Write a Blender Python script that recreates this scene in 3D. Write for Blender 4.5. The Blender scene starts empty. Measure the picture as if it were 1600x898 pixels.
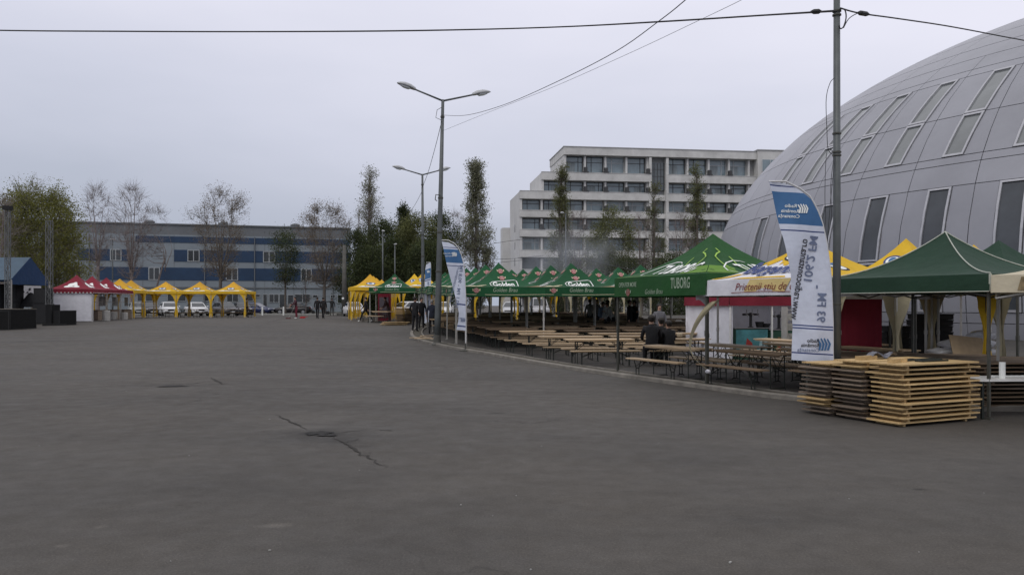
import bpy, bmesh, math, random
from math import sin, cos, radians, pi, sqrt
from mathutils import Vector, Matrix
from mathutils.geometry import tessellate_polygon
import numpy as np

# ------------------------------------------------------------------ camera, sky, sun, exposure
SC = bpy.context.scene
COL = SC.collection
F, YH, CH = 1250.0, 477.0, 1.75          # focal length and horizon in photo pixels, eye height
camd = bpy.data.cameras.new("camera"); cam = bpy.data.objects.new("camera", camd); COL.objects.link(cam)
cam.location = (0, 0, CH); cam.rotation_euler = (pi/2, 0, 0)
camd.sensor_width = 36.0; camd.lens = F/1600*36; camd.shift_y = (YH-449)/1600
camd.clip_start = 0.1; camd.clip_end = 5000
SC.camera = cam

SUN_EL, SUN_AZ = 52.0, -150.0             # overcast: a very soft sun high behind the camera's left shoulder
W = bpy.data.worlds.new("World"); SC.world = W; W.use_nodes = True
nt = W.node_tree; nt.nodes.clear()
def wn(t, **k):
    n = nt.nodes.new(t)
    for a, b in k.items(): setattr(n, a, b)
    return n
out = wn('ShaderNodeOutputWorld'); bg = wn('ShaderNodeBackground'); bg.inputs['Strength'].default_value = 0.1
sky = wn('ShaderNodeTexSky', sky_type='NISHITA', sun_disc=False)
sky.sun_elevation = radians(SUN_EL); sky.sun_rotation = radians(SUN_AZ); sky.dust_density = 4; sky.air_density = 1.5
tc = wn('ShaderNodeTexCoord'); sep = wn('ShaderNodeSeparateXYZ'); ramp = wn('ShaderNodeValToRGB')
nt.links.new(tc.outputs['Generated'], sep.inputs[0])
nz = wn('ShaderNodeTexNoise'); nz.inputs['Scale'].default_value = 1.6; nz.inputs['Detail'].default_value = 5
mp = wn('ShaderNodeMapping'); mp.inputs['Scale'].default_value = (1, 1, 3.5)
nt.links.new(tc.outputs['Generated'], mp.inputs[0]); nt.links.new(mp.outputs[0], nz.inputs[0])
mad = wn('ShaderNodeMath', operation='MULTIPLY_ADD'); mad.inputs[1].default_value = 0.24
nt.links.new(nz.outputs['Fac'], mad.inputs[0])
xm = wn('ShaderNodeMath', operation='MULTIPLY_ADD'); xm.inputs[1].default_value = 0.10; xm.inputs[2].default_value = -0.12
nt.links.new(sep.outputs[0], xm.inputs[0])
ad = wn('ShaderNodeMath', operation='ADD'); nt.links.new(sep.outputs[2], ad.inputs[0]); nt.links.new(xm.outputs[0], ad.inputs[1])
nt.links.new(ad.outputs[0], mad.inputs[2]); nt.links.new(mad.outputs[0], ramp.inputs[0])
cr = ramp.color_ramp
cr.elements[0].position = 0.0; cr.elements[0].color = (0.43, 0.475, 0.58, 1)
cr.elements[1].position = 1.0; cr.elements[1].color = (1.0, 1.0, 1.05, 1)
for p, c in ((0.10, (0.50, 0.535, 0.645, 1)), (0.22, (0.66, 0.68, 0.80, 1)), (0.38, (0.86, 0.855, 0.97, 1)), (0.62, (0.97, 0.965, 1.05, 1))):
    e = cr.elements.new(p); e.color = c
mul = wn('ShaderNodeVectorMath', operation='SCALE'); mul.inputs['Scale'].default_value = 10.0
nt.links.new(ramp.outputs[0], mul.inputs[0])
mx = wn('ShaderNodeMix', data_type='RGBA'); mx.inputs[0].default_value = 0.93
nt.links.new(sky.outputs[0], mx.inputs[6]); nt.links.new(mul.outputs[0], mx.inputs[7])
nt.links.new(mx.outputs[2], bg.inputs[0]); nt.links.new(bg.outputs[0], out.inputs[0])

sl = bpy.data.lights.new("sun", 'SUN'); sl.energy = 0.8; sl.angle = radians(30); sl.color = (1, 0.96, 0.9)
sun = bpy.data.objects.new("sun", sl); COL.objects.link(sun)
d_ = Vector((sin(radians(SUN_AZ))*cos(radians(SUN_EL)), cos(radians(SUN_AZ))*cos(radians(SUN_EL)), sin(radians(SUN_EL))))
sun.rotation_euler = d_.to_track_quat('Z', 'Y').to_euler()
vs = SC.view_settings; vs.view_transform = 'Standard'; vs.look = 'None'; vs.gamma = 1; vs.use_curve_mapping = False
vs.exposure = 0.0
SC.cycles.max_bounces = 6; SC.cycles.transparent_max_bounces = 6

# ------------------------------------------------------------------ terrain helpers
def sstep(a, b, x):
    t = min(1, max(0, (x-a)/(b-a))); return t*t*(3-2*t)
def gz(y): return 0.66*sstep(22, 62, y)                     # the yard rises gently away from the camera
def G(px, py):                                              # ground point seen at a photo pixel
    d = CH*F/(py-YH)
    for _ in range(60): d = 0.5*d+0.5*(CH-gz(d))*F/(py-YH)
    return Vector(((px-800)/F*d, d, gz(d)))
def D(px, d): return Vector(((px-800)/F*d, d, gz(d)))      # ground point at pixel column and depth
def A(px, py, d): return Vector(((px-800)/F*d, d, CH+(YH-py)/F*d))   # any point at a depth

# ------------------------------------------------------------------ mesh builder
class MB:
    def __init__(s): s.v = []; s.f = []; s.m = []
    def add(s, vs, fs, mi=0):
        o = len(s.v); s.v += [tuple(v) for v in vs]; s.f += [tuple(i+o for i in f) for f in fs]; s.m += [mi]*len(fs); return s
    def box(s, c, size, rz=0, mi=0, tilt=None):
        x, y, z = [q/2 for q in size]
        vs = [Vector((a*x, b*y, cc*z)) for cc in (-1, 1) for a, b in ((-1, -1), (1, -1), (1, 1), (-1, 1))]
        R = Matrix.Rotation(rz, 3, 'Z')
        if tilt: R = R @ tilt
        return s.add([R @ v+Vector(c) for v in vs], [(3, 2, 1, 0), (4, 5, 6, 7), (0, 1, 5, 4), (1, 2, 6, 5), (2, 3, 7, 6), (3, 0, 4, 7)], mi)
    def bar(s, a, b, w, h, mi=0, up=(0, 0, 1)):              # rectangular bar from a to b
        a, b = Vector(a), Vector(b); d = (b-a).normalized(); u = Vector(up)
        if abs(d.dot(u)) > 0.98: u = Vector((1, 0, 0))
        sd = d.cross(u).normalized()*w/2; uu = sd.cross(d).normalized()*h/2
        vs = [p+i*sd+j*uu for p in (a, b) for i, j in ((-1, -1), (1, -1), (1, 1), (-1, 1))]
        return s.add(vs, [(0, 1, 2, 3), (7, 6, 5, 4), (4, 5, 1, 0), (5, 6, 2, 1), (6, 7, 3, 2), (7, 4, 0, 3)], mi)
    def tube(s, pts, r, n=6, mi=0, cap=True):
        pts = [Vector(p) for p in pts]; k = len(pts)
        rs = list(r) if hasattr(r, '__len__') else [r]*k
        vs = []; fs = []; prev = None
        for i, p in enumerate(pts):
            d = (pts[min(i+1, k-1)]-pts[max(i-1, 0)])
            if d.length < 1e-9: d = Vector((0, 0, 1))
            d.normalize()
            if prev is None:
                a = d.cross(Vector((0, 0, 1)) if abs(d.z) < 0.95 else Vector((1, 0, 0))).normalized()
            else:
                a = prev-d*prev.dot(d)
                a = a.normalized() if a.length > 1e-6 else d.cross(Vector((0.3, 1, 0.2))).normalized()
            prev = a; b = d.cross(a)
            for j in range(n):
                t = 2*pi*j/n; vs.append(p+(a*cos(t)+b*sin(t))*rs[i])
        for i in range(k-1):
            for j in range(n):
                q = (j+1) % n; fs.append((i*n+j, i*n+q, (i+1)*n+q, (i+1)*n+j))
        if cap and n > 2: fs.append(tuple(range(n-1, -1, -1))); fs.append(tuple((k-1)*n+j for j in range(n)))
        return s.add(vs, fs, mi)
    def lathe(s, c, prof, n=16, mi=0, axis='Z'):
        vs = []; fs = []; k = len(prof)
        for (r, z) in prof:
            for j in range(n):
                t = 2*pi*j/n; x, y = r*cos(t), r*sin(t)
                p = (x, y, z) if axis == 'Z' else (z, x, y) if axis == 'X' else (y, z, x)
                vs.append(Vector(p)+Vector(c))
        for i in range(k-1):
            for j in range(n):
                q = (j+1) % n; fs.append((i*n+j, i*n+q, (i+1)*n+q, (i+1)*n+j))
        fs.append(tuple(range(n-1, -1, -1))); fs.append(tuple((k-1)*n+j for j in range(n)))
        return s.add(vs, fs, mi)
    def loft(s, rings, mi=0, cap=True, closed=True):
        n = len(rings[0]); vs = [v for r in rings for v in r]; fs = []
        for i in range(len(rings)-1):
            for j in range(n if closed else n-1):
                q = (j+1) % n; fs.append((i*n+j, i*n+q, (i+1)*n+q, (i+1)*n+j))
        if cap and closed: fs.append(tuple(range(n-1, -1, -1))); fs.append(tuple((len(rings)-1)*n+j for j in range(n)))
        return s.add(vs, fs, mi)
    def grid(s, fn, nu, nv, mi=0):
        vs = [fn(i/nu, j/nv) for j in range(nv+1) for i in range(nu+1)]
        m = mi if callable(mi) else None
        o = len(s.v); s.v += [tuple(v) for v in vs]
        for j in range(nv):
            for i in range(nu):
                a = o+j*(nu+1)+i; s.f.append((a, a+1, a+nu+2, a+nu+1)); s.m.append(m((i+.5)/nu, (j+.5)/nv) if m else mi)
        return s
    def sphere(s, c, r, n=10, k=7, mi=0, sc=(1, 1, 1), z0=-1.0):
        prof = []
        for i in range(k+1):
            a = math.asin(z0)+(pi/2-math.asin(z0))*i/k
            prof.append((max(cos(a), 0.001), sin(a)))
        o = len(s.v); s.lathe((0, 0, 0), prof, n, mi)
        for i in range(o, len(s.v)):
            x, y, z = s.v[i]; s.v[i] = (c[0]+x*r*sc[0], c[1]+y*r*sc[1], c[2]+z*r*sc[2])
        return s
    def poly(s, pts2, fn, mi=0):                             # filled polygon in 2D mapped by fn
        tri = tessellate_polygon([[Vector((p[0], p[1], 0)) for p in pts2]])
        vs = [fn(p[0], p[1]) for p in pts2]; fs = []
        for t in tri:
            a, b, c = [pts2[i] for i in t]
            ar = (b[0]-a[0])*(c[1]-a[1])-(b[1]-a[1])*(c[0]-a[0])
            fs.append(tuple(t) if ar > 0 else tuple(reversed(t)))
        return s.add(vs, fs, mi)
    def stroke(s, pts2, w, fn, mi=0, closed=False):          # ribbon along a 2D polyline, mapped by fn
        P = [Vector((p[0], p[1])) for p in pts2]
        if closed: P.append(P[0].copy())
        k = len(P); vs = []; fs = []
        for i, p in enumerate(P):
            if closed: d = P[1]-P[-2] if i in (0, k-1) else P[i+1]-P[i-1]
            else: d = P[min(i+1, k-1)]-P[max(i-1, 0)]
            d = d.normalized() if d.length > 1e-9 else Vector((1, 0)); nrm = Vector((-d.y, d.x))
            ww = (w[i] if hasattr(w, '__len__') else w)/2
            a, b = p-nrm*ww, p+nrm*ww
            vs += [fn(a.x, a.y), fn(b.x, b.y)]
        for i in range(k-1): fs.append((2*i, 2*i+2, 2*i+3, 2*i+1))
        return s.add(vs, fs, mi)
    def build(s, name, mats, parent=None, smooth=False):
        me = bpy.data.meshes.new(name); me.from_pydata(s.v, [], s.f)
        mats = mats if isinstance(mats, (list, tuple)) else [mats]
        for m in mats: me.materials.append(m)
        me.polygons.foreach_set('material_index', s.m)
        if smooth: me.polygons.foreach_set('use_smooth', [True]*len(s.f))
        me.update()
        return link(name, me, parent)
def link(name, me, parent=None):
    o = bpy.data.objects.new(name, me); COL.objects.link(o)
    if parent: o.parent = parent
    return o
def tag(o, label, cat, group=None):
    o['label'] = label; o['category'] = cat
    if group: o['group'] = group
    return o
def thing(name, label, cat, loc=(0, 0, 0), rz=0, group=None):
    o = bpy.data.objects.new(name, None); COL.objects.link(o); o.location = loc; o.rotation_euler = (0, 0, rz)
    o.empty_display_size = 0.2
    return tag(o, label, cat, group)
def struct(o): o['kind'] = 'structure'; return o
KIDS = {}
def dup(root, loc, rz=None, label=None, group=None):         # a thing with copies of its parts and sub-parts
    def cp(o, par):
        c = o.copy(); COL.objects.link(c)
        if par: c.parent = par
        for ch in KIDS.setdefault(o.name, list(o.children)): cp(ch, c)
        return c
    r = cp(root, None); r.location = loc
    if rz is not None: r.rotation_euler = (0, 0, rz)
    if label: r['label'] = label
    if group: r['group'] = group
    return r
ORD = ['first', 'second', 'third', 'fourth', 'fifth', 'sixth', 'seventh', 'eighth', 'ninth', 'tenth', 'eleventh', 'twelfth', 'thirteenth', 'fourteenth', 'fifteenth']

# ------------------------------------------------------------------ materials (all procedural)
def M(name, col, rough=0.7, var=0.12, scale=6.0, bump=0.0, metal=0.0, rnd=0.0, trans=0.0, stretch=None, spec=0.4, world=False, bscale=None):
    m = bpy.data.materials.new(name); m.use_nodes = True; t = m.node_tree; t.nodes.clear(); L = t.links.new
    def N(ty, **k):
        n = t.nodes.new(ty)
        for a, b in k.items(): setattr(n, a, b)
        return n
    o = N('ShaderNodeOutputMaterial'); b = N('ShaderNodeBsdfPrincipled'); L(b.outputs[0], o.inputs[0])
    b.inputs['Roughness'].default_value = rough; b.inputs['Metallic'].default_value = metal
    b.inputs['Specular IOR Level'].default_value = spec
    if world: src = N('ShaderNodeNewGeometry').outputs['Position']
    else: src = N('ShaderNodeTexCoord').outputs['Object']
    if stretch:
        mpn = N('ShaderNodeMapping'); mpn.inputs['Scale'].default_value = stretch; L(src, mpn.inputs[0]); src = mpn.outputs[0]
    if rnd:
        oi = N('ShaderNodeObjectInfo'); va = N('ShaderNodeVectorMath', operation='SCALE'); va.inputs[0].default_value = (37, 11, 23)
        L(oi.outputs['Random'], va.inputs['Scale']); vb = N('ShaderNodeVectorMath', operation='ADD'); L(src, vb.inputs[0]); L(va.outputs[0], vb.inputs[1]); src = vb.outputs[0]
    n1 = N('ShaderNodeTexNoise'); n1.inputs['Scale'].default_value = scale; n1.inputs['Detail'].default_value = 6; n1.inputs['Roughness'].default_value = 0.65; L(src, n1.inputs[0])
    mr = N('ShaderNodeMapRange'); mr.inputs[1].default_value = 0.25; mr.inputs[2].default_value = 0.75; mr.inputs[3].default_value = 1-var*1.6; mr.inputs[4].default_value = 1+var*1.2
    L(n1.outputs['Fac'], mr.inputs[0]); val = mr.outputs[0]
    if rnd:
        m2 = N('ShaderNodeMapRange'); m2.inputs[3].default_value = 1-rnd; m2.inputs[4].default_value = 1+rnd; L(oi.outputs['Random'], m2.inputs[0])
        mm = N('ShaderNodeMath', operation='MULTIPLY'); L(val, mm.inputs[0]); L(m2.outputs[0], mm.inputs[1]); val = mm.outputs[0]
    sc = N('ShaderNodeVectorMath', operation='SCALE'); sc.inputs[0].default_value = col[:3]; L(val, sc.inputs['Scale']); L(sc.outputs[0], b.inputs['Base Color'])
    if bump:
        n2 = N('ShaderNodeTexNoise'); n2.inputs['Scale'].default_value = bscale or scale*2; n2.inputs['Detail'].default_value = 4; L(src, n2.inputs[0])
        bp = N('ShaderNodeBump'); bp.inputs['Strength'].default_value = bump; bp.inputs['Distance'].default_value = 0.05; L(n2.outputs['Fac'], bp.inputs['Height']); L(bp.outputs[0], b.inputs['Normal'])
    if trans:
        tr = N('ShaderNodeBsdfTranslucent'); L(sc.outputs[0], tr.inputs[0]); ms = N('ShaderNodeMixShader'); ms.inputs[0].default_value = trans
        L(b.outputs[0], ms.inputs[1]); L(tr.outputs[0], ms.inputs[2]); L(ms.outputs[0], o.inputs[0])
    return m
def glass(name, col, rough=0.08):
    m = M(name, col, rough, 0.2, 0.6, spec=0.9); return m

def fabric(name, col, trans=0.12, rnd=0.0, rough=0.75, var=0.09): return M(name, col, rough, var, 2.2, 0.75, rnd=rnd, trans=trans, spec=0.3, bscale=2.6)
golden_green = fabric('green_fabric', (0.0085, 0.078, 0.027), rnd=0.14)
cream_print = fabric('cream_print', (0.55, 0.53, 0.34))
tan_print = fabric('tan_print', (0.42, 0.29, 0.17))
tub_green = fabric('bright_green_fabric', (0.016, 0.080, 0.019))
lime = fabric('lime_print', (0.12, 0.25, 0.03))
dark_green = fabric('dark_green_fabric', (0.013, 0.041, 0.023), trans=0.04)
red_fab = fabric('red_fabric', (0.20, 0.016, 0.032), rnd=0.1)
yellow_fab = fabric('yellow_fabric', (0.72, 0.46, 0.030), rnd=0.06, trans=0.2)
orange_fab = fabric('amber_fabric', (0.70, 0.40, 0.035), rnd=0.06, trans=0.2)
white_fab = fabric('white_fabric', (0.72, 0.72, 0.76), trans=0.15)
cream_fab = fabric('cream_fabric', (0.60, 0.54, 0.40), trans=0.2)
drape_fab = fabric('beige_drape', (0.50, 0.45, 0.30), trans=0.2)
blue_fab = fabric('blue_fabric', (0.014, 0.045, 0.115), trans=0.1)
print_white = M('white_print', (0.75, 0.77, 0.74), 0.7, 0.06)
print_red = M('red_print', (0.27, 0.03, 0.024), 0.7, 0.1)
print_maroon = M('maroon_print', (0.20, 0.03, 0.03), 0.7, 0.1)
print_navy = M('navy_print', (0.03, 0.05, 0.16), 0.7, 0.1)
print_blue = M('blue_print', (0.045, 0.13, 0.28), 0.7, 0.08)
print_slate = M('slate_print', (0.13, 0.16, 0.25), 0.7, 0.08)
print_dark = M('dark_print', (0.025, 0.025, 0.03), 0.7, 0.1)
print_pale = M('pale_green_print', (0.27, 0.35, 0.25), 0.7, 0.1)
white_pole = M('white_pole_metal', (0.62, 0.62, 0.60), 0.5, 0.1)
alu = M('grey_pole_metal', (0.40, 0.39, 0.36), 0.5, 0.15, metal=0.2)
darkpole = M('dark_pole_metal', (0.06, 0.06, 0.05), 0.5, 0.2)
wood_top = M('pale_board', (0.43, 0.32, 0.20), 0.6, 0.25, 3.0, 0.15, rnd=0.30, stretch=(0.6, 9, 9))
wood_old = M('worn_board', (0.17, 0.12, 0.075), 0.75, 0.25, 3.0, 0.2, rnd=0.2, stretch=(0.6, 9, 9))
wood_grey = M('grey_board', (0.20, 0.155, 0.115), 0.8, 0.25, 3.0, 0.2, rnd=0.25, stretch=(0.6, 9, 9))
wood_new = M('yellow_pine_board', (0.50, 0.35, 0.165), 0.6, 0.25, 3.0, 0.2, rnd=0.22, stretch=(0.6, 9, 9))
iron = M('dark_green_iron', (0.018, 0.022, 0.018), 0.5, 0.2)
black = M('black_cloth', (0.012, 0.012, 0.013), 0.8, 0.25)
blackbox = M('black_ply', (0.009, 0.009, 0.009), 0.7, 0.25, spec=.2)
concrete = M('concrete', (0.10, 0.098, 0.088), 0.9, 0.25, 3, 0.3)
galv = M('galvanised_steel', (0.105, 0.115, 0.115), 0.5, 0.2, 2.0, metal=0.35)
rubber = M('black_rubber', (0.015, 0.015, 0.016), 0.6, 0.1)
lamp_shell = M('lamp_shell', (0.42, 0.43, 0.44), 0.45, 0.15)
lamp_lens = M('lamp_lens', (0.62, 0.64, 0.66), 0.2, 0.05)
steel = M('brushed_steel', (0.45, 0.45, 0.46), 0.3, 0.1, metal=0.8)
cardboard = M('cardboard', (0.36, 0.27, 0.17), 0.85, 0.12)
# ------------------------------------------------------------------ ground, kerbs, marks
def asphalt(name, base, warm=1.0, cracks=True):
    m = bpy.data.materials.new(name); m.use_nodes = True; t = m.node_tree; t.nodes.clear(); L = t.links.new
    def N(ty, **k):
        n = t.nodes.new(ty)
        for a, b in k.items(): setattr(n, a, b)
        return n
    o = N('ShaderNodeOutputMaterial'); b = N('ShaderNodeBsdfPrincipled'); L(b.outputs[0], o.inputs[0])
    b.inputs['Specular IOR Level'].default_value = 0.35
    pos = N('ShaderNodeNewGeometry').outputs['Position']
    def noise(s, det=5, rough=0.6, dist=0.0, vec=pos):
        n = N('ShaderNodeTexNoise'); n.inputs['Scale'].default_value = s; n.inputs['Detail'].default_value = det; n.inputs['Roughness'].default_value = rough
        n.inputs['Distortion'].default_value = dist; L(vec, n.inputs[0]); return n.outputs['Fac']
    def mr(x, a, c, lo, hi):
        n = N('ShaderNodeMapRange'); n.inputs[1].default_value = a; n.inputs[2].default_value = c; n.inputs[3].default_value = lo; n.inputs[4].default_value = hi; L(x, n.inputs[0]); return n.outputs[0]
    def mu(x, y):
        n = N('ShaderNodeMath', operation='MULTIPLY'); L(x, n.inputs[0]); L(y, n.inputs[1]); return n.outputs[0]
    mp = N('ShaderNodeMapping'); mp.inputs['Scale'].default_value = (0.5, 1.3, 1); mp.inputs['Rotation'].default_value = (0, 0, 0.3); L(pos, mp.inputs[0])
    v = mu(mr(noise(0.11, 4), 0.3, 0.7, 0.78, 1.18), mr(noise(0.55, 6, 0.65, 0.6, mp.outputs[0]), 0.3, 0.7, 0.86, 1.12))
    v = mu(v, mr(noise(5, 6, 0.7), 0.3, 0.7, 0.88, 1.12))
    v = mu(v, mr(noise(55, 3, 0.7), 0.25, 0.75, 0.62, 1.40))
    vo = N('ShaderNodeTexVoronoi'); vo.inputs['Scale'].default_value = 28; L(pos, vo.inputs[0])      # pale aggregate
    v = mu(v, mr(vo.outputs['Distance'], 0.06, 0.16, 1.7, 1.0))
    v = mu(v, mr(noise(1.9, 4, 0.75, 1.2), 0.62, 0.74, 1.0, 0.74))                                     # oil stains
    v = mu(v, mr(noise(0.9, 5, 0.8, 0.8), 0.62, 0.78, 1.0, 1.28))                                     # dusty scuffs
    if cracks:
        dn = N('ShaderNodeTexNoise'); dn.inputs['Scale'].default_value = 0.8; dn.inputs['Detail'].default_value = 5; L(pos, dn.inputs[0])
        mix = N('ShaderNodeVectorMath', operation='MULTIPLY_ADD'); mix.inputs[1].default_value = (2.2, 2.2, 0); L(dn.outputs['Color'], mix.inputs[0]); L(pos, mix.inputs[2])
        ve = N('ShaderNodeTexVoronoi', feature='DISTANCE_TO_EDGE'); ve.inputs['Scale'].default_value = 0.13; L(mix.outputs[0], ve.inputs[0])
        msk = mr(noise(0.16, 3), 0.47, 0.58, 0, 1)
        ln = mr(ve.outputs['Distance'], 0.0005, 0.0035, 0.45, 0.0)
        c1 = mu(ln, msk); inv = N('ShaderNodeMath', operation='SUBTRACT'); inv.inputs[0].default_value = 1; L(c1, inv.inputs[1]); v = mu(v, inv.outputs[0])
    if cracks:                                               # worn spots: potholes, dirt, dusty and mended places, with ragged soft outlines
        nd = noise(3.2, 5, 0.75); nd2 = noise(11, 4, 0.75)
        for px, py, rx, ry, rot, k in ((498, 677, .30, .17, -.2, .20), (500, 678, .85, .55, -.4, .66), (540, 690, .7, .25, -.9, .75), (462, 668, .5, .25, .2, 1.35), (455, 655, 1.0, .55, .3, 1.16), (272, 603, .36, .16, .1, .30), (275, 602, 1.3, .5, .0, .80),
                                       (778, 645, .17, .10, 0, .50), (860, 684, .5, .3, 0, .85), (925, 575, .6, .25, 0, .66), (505, 560, .6, .3, 0, .68), (860, 613, .6, .18, 0, .75), (1437, 764, .10, .05, 0, .5), (70, 533, 2.6, .9, .2, .72), (260, 509, .9, .6, 0, 1.5),
                                       (430, 820, .14, .08, .2, 1.7), (158, 822, .07, .06, .9, 1.6), (97, 852, .05, .04, 0, 1.4), (700, 760, 1.1, .5, .6, 1.15), (1050, 720, 1.3, .5, -.4, .86), (1250, 800, .9, .4, .3, .85), (350, 760, 1.2, .5, -.3, .87), (620, 620, 1.6, .9, .1, 1.14), (180, 680, 1.8, .8, .3, .88), (900, 860, .7, .3, -.2, 1.12), (1180, 690, 1.0, .4, .0, 1.15), (560, 545, 2.2, 1.2, .2, .9)):
            c = G(px, py); sb_ = N('ShaderNodeVectorMath', operation='SUBTRACT'); sb_.inputs[1].default_value = (c.x, c.y, c.z); L(pos, sb_.inputs[0])
            mpn = N('ShaderNodeMapping'); mpn.vector_type = 'TEXTURE'; mpn.inputs['Rotation'].default_value = (0, 0, rot); mpn.inputs['Scale'].default_value = (rx, ry, 50); L(sb_.outputs[0], mpn.inputs[0])
            ln_ = N('ShaderNodeVectorMath', operation='LENGTH'); L(mpn.outputs[0], ln_.inputs[0])
            a1 = N('ShaderNodeMath', operation='MULTIPLY_ADD'); L(nd, a1.inputs[0]); a1.inputs[1].default_value = 1.5; L(ln_.outputs['Value'], a1.inputs[2])
            a2 = N('ShaderNodeMath', operation='MULTIPLY_ADD'); L(nd2, a2.inputs[0]); a2.inputs[1].default_value = .9; L(a1.outputs[0], a2.inputs[2])
            v = mu(v, mr(a2.outputs[0], 1.45, 2.35, k, 1.0))
    tint = N('ShaderNodeMix', data_type='RGBA'); L(mr(noise(0.2, 4), 0.35, 0.65, 0, 1), tint.inputs[0])
    tint.inputs[6].default_value = (base*1.05, base*0.975, base*0.875, 1); tint.inputs[7].default_value = (base*1.06*warm, base*0.945, base*0.80, 1)
    sc = N('ShaderNodeVectorMath', operation='SCALE'); L(tint.outputs[2], sc.inputs[0]); L(v, sc.inputs['Scale']); L(sc.outputs[0], b.inputs['Base Color'])
    L(mr(noise(3, 4), 0.3, 0.7, 0.72, 0.95), b.inputs['Roughness'])
    bp = N('ShaderNodeBump'); bp.inputs['Strength'].default_value = 0.5; bp.inputs['Distance'].default_value = 0.012
    L(noise(70, 3, 0.8), bp.inputs['Height']); L(bp.outputs[0], b.inputs['Normal'])
    return m
asph = asphalt('asphalt', 0.064, 1.0)
asph2 = asphalt('pavement_asphalt', 0.050, 1.0, cracks=False)  # base colour lowered to carry the shade under the tents
ys = [-30, 0, 10]+[20+i*1.5 for i in range(30)]+[70, 90, 130, 200, 400, 900, 2500]
xs = [-1500, -400, -120, -60, -30, -10, 0, 10, 30, 60, 120, 400, 1500]
mb = MB(); mb.v = [(x, y, gz(y)) for y in ys for x in xs]; n = len(xs)
mb.f = [(j*n+i, j*n+i+1, (j+1)*n+i+1, (j+1)*n+i) for j in range(len(ys)-1) for i in range(n-1)]; mb.m = [0]*len(mb.f)
struct(mb.build('ground', asph, None, True))

KERB = [G(px, py) for px, py in ((668, 508), (655, 510.5), (645, 515), (640, 521), (642, 527.5), (652, 533), (672, 538), (700, 544), (760, 554), (850, 571), (965, 589), (1040, 599), (1108, 608), (1190, 621), (1262, 634))]
KERB = KERB+[Vector((6.2, 13.2, 0)), Vector((7.6, 13.0, 0)), Vector((9.5, 13.2, 0)), Vector((14, 14.5, 0)), Vector((22, 17, 0))]
def resample(P, step):
    out = [P[0]]
    for a, b in zip(P, P[1:]):
        k = max(1, int((b-a).length/step))
        out += [a.lerp(b, (i+1)/k) for i in range(k)]
    return out
def smooth(P, it=3):
    for _ in range(it): P = [P[0]]+[(P[i-1]+P[i]*2+P[i+1])/4 for i in range(1, len(P)-1)]+[P[-1]]
    return P
KL = smooth(resample(KERB, 0.8), 4)
def offs(P, o):
    R = []
    for i, p in enumerate(P):
        d = (P[min(i+1, len(P)-1)]-P[max(i-1, 0)]); d.z = 0; d.normalize(); R.append(p+Vector((-d.y, d.x, 0))*o)
    return R
def sweep(P, prof, name, mat):                              # prof: (offset to the pavement side, height)
    rings = []
    for i, p in enumerate(P):
        d = (P[min(i+1, len(P)-1)]-P[max(i-1, 0)]); d.z = 0; d.normalize(); nn = Vector((-d.y, d.x, 0))
        rings.append([p+nn*o+Vector((0, 0, gz(p.y)-p.z+h)) for o, h in prof])
    return struct(MB().loft(rings).build(name, mat))
kerb_stone = M('kerb_concrete', (0.19, 0.175, 0.15), 0.9, 0.3, 2.5, 0.4, world=True)
sweep(KL, [(0.0, -0.05), (0.0, 0.075), (0.02, 0.095), (0.14, 0.095), (0.16, 0.03), (0.16, -0.05)], 'kerb', kerb_stone)
soil = M('kerb_strip_soil', (0.075, 0.067, 0.05), 0.95, 0.4, 6, 0.6, world=True)
sweep(KL, [(0.162, -0.02), (0.162, 0.05), (0.55, 0.06), (0.55, -0.02)], 'soil_strip', soil)
sweep(KL, [(0.552, -0.02), (0.552, 0.085), (0.62, 0.085), (0.62, -0.02)], 'edging', kerb_stone)
inner = [p+Vector((0, 0, gz(p.y)-p.z)) for p in offs(KL, 0.6)]
mb = MB(); rings = []
for p in inner:
    rings.append([Vector((p.x+(60-p.x)*t**1.5, p.y+(46-p.y)*(t**1.5), 0)) for t in [i/24 for i in range(25)]])
for r in rings:
    for v in r: v.z = gz(v.y)+0.03
mb.loft(rings, closed=False, cap=False); struct(mb.build('pavement', asph2))

# cracks, potholes and patches of the asphalt, as thin worn marks on the surface
crack_m = M('crack_dirt', (0.028, 0.025, 0.02), 0.95, 0.4, 9, world=True)
hole_m = M('pothole_floor', (0.022, 0.021, 0.019), 0.95, 0.5, 14, 0.6, world=True)
dust_m = M('dusty_patch', (0.125, 0.112, 0.085), 0.95, 0.25, 3, world=True)
patch_m = M('mended_asphalt', (0.050, 0.046, 0.040), 0.9, 0.25, 12, 0.4, world=True)
RG = random.Random(5)
def gfn(off): return lambda x, y: Vector((x, y, gz(y)+off))
def crack(name, pix, w, z=0.004, jag=0.04):
    P = resample([G(*p) for p in pix], 0.10); Q = []; Wd = []
    for i, p in enumerate(P):
        Q.append((p.x+RG.gauss(0, jag)*0.35, p.y+RG.gauss(0, jag)*.55))
        Wd.append(w*RG.uniform(0.45, 1.15)*(min(i, len(P)-1-i)/len(P)*3+0.15 if len(P) > 4 else 1))
    return Q, Wd
mb = MB()
for pix, w in ((((432, 648), (455, 660), (480, 672)), 0.035), (((515, 680), (540, 694), (570, 712), (608, 732)), 0.03), (((519, 678), (545, 674), (575, 671)), 0.02),
               (((330, 590), (340, 596), (352, 601)), 0.05), (((285, 601), (305, 599), (325, 596)), 0.03), (((538, 692), (552, 688), (560, 685)), 0.015), (((566, 709), (574, 708), (580, 708)), 0.015),
               (((415, 505), (440, 499), (470, 496)), 0.07), (((905, 577), (925, 576), (940, 576)), 0.025), (((480, 560), (500, 560), (520, 561)), 0.05), (((592, 672), (604, 671), (612, 672)), 0.03)):
    Q, Wd = crack('c', pix, w)
    mb.stroke(Q, Wd, gfn(0.008))
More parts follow.
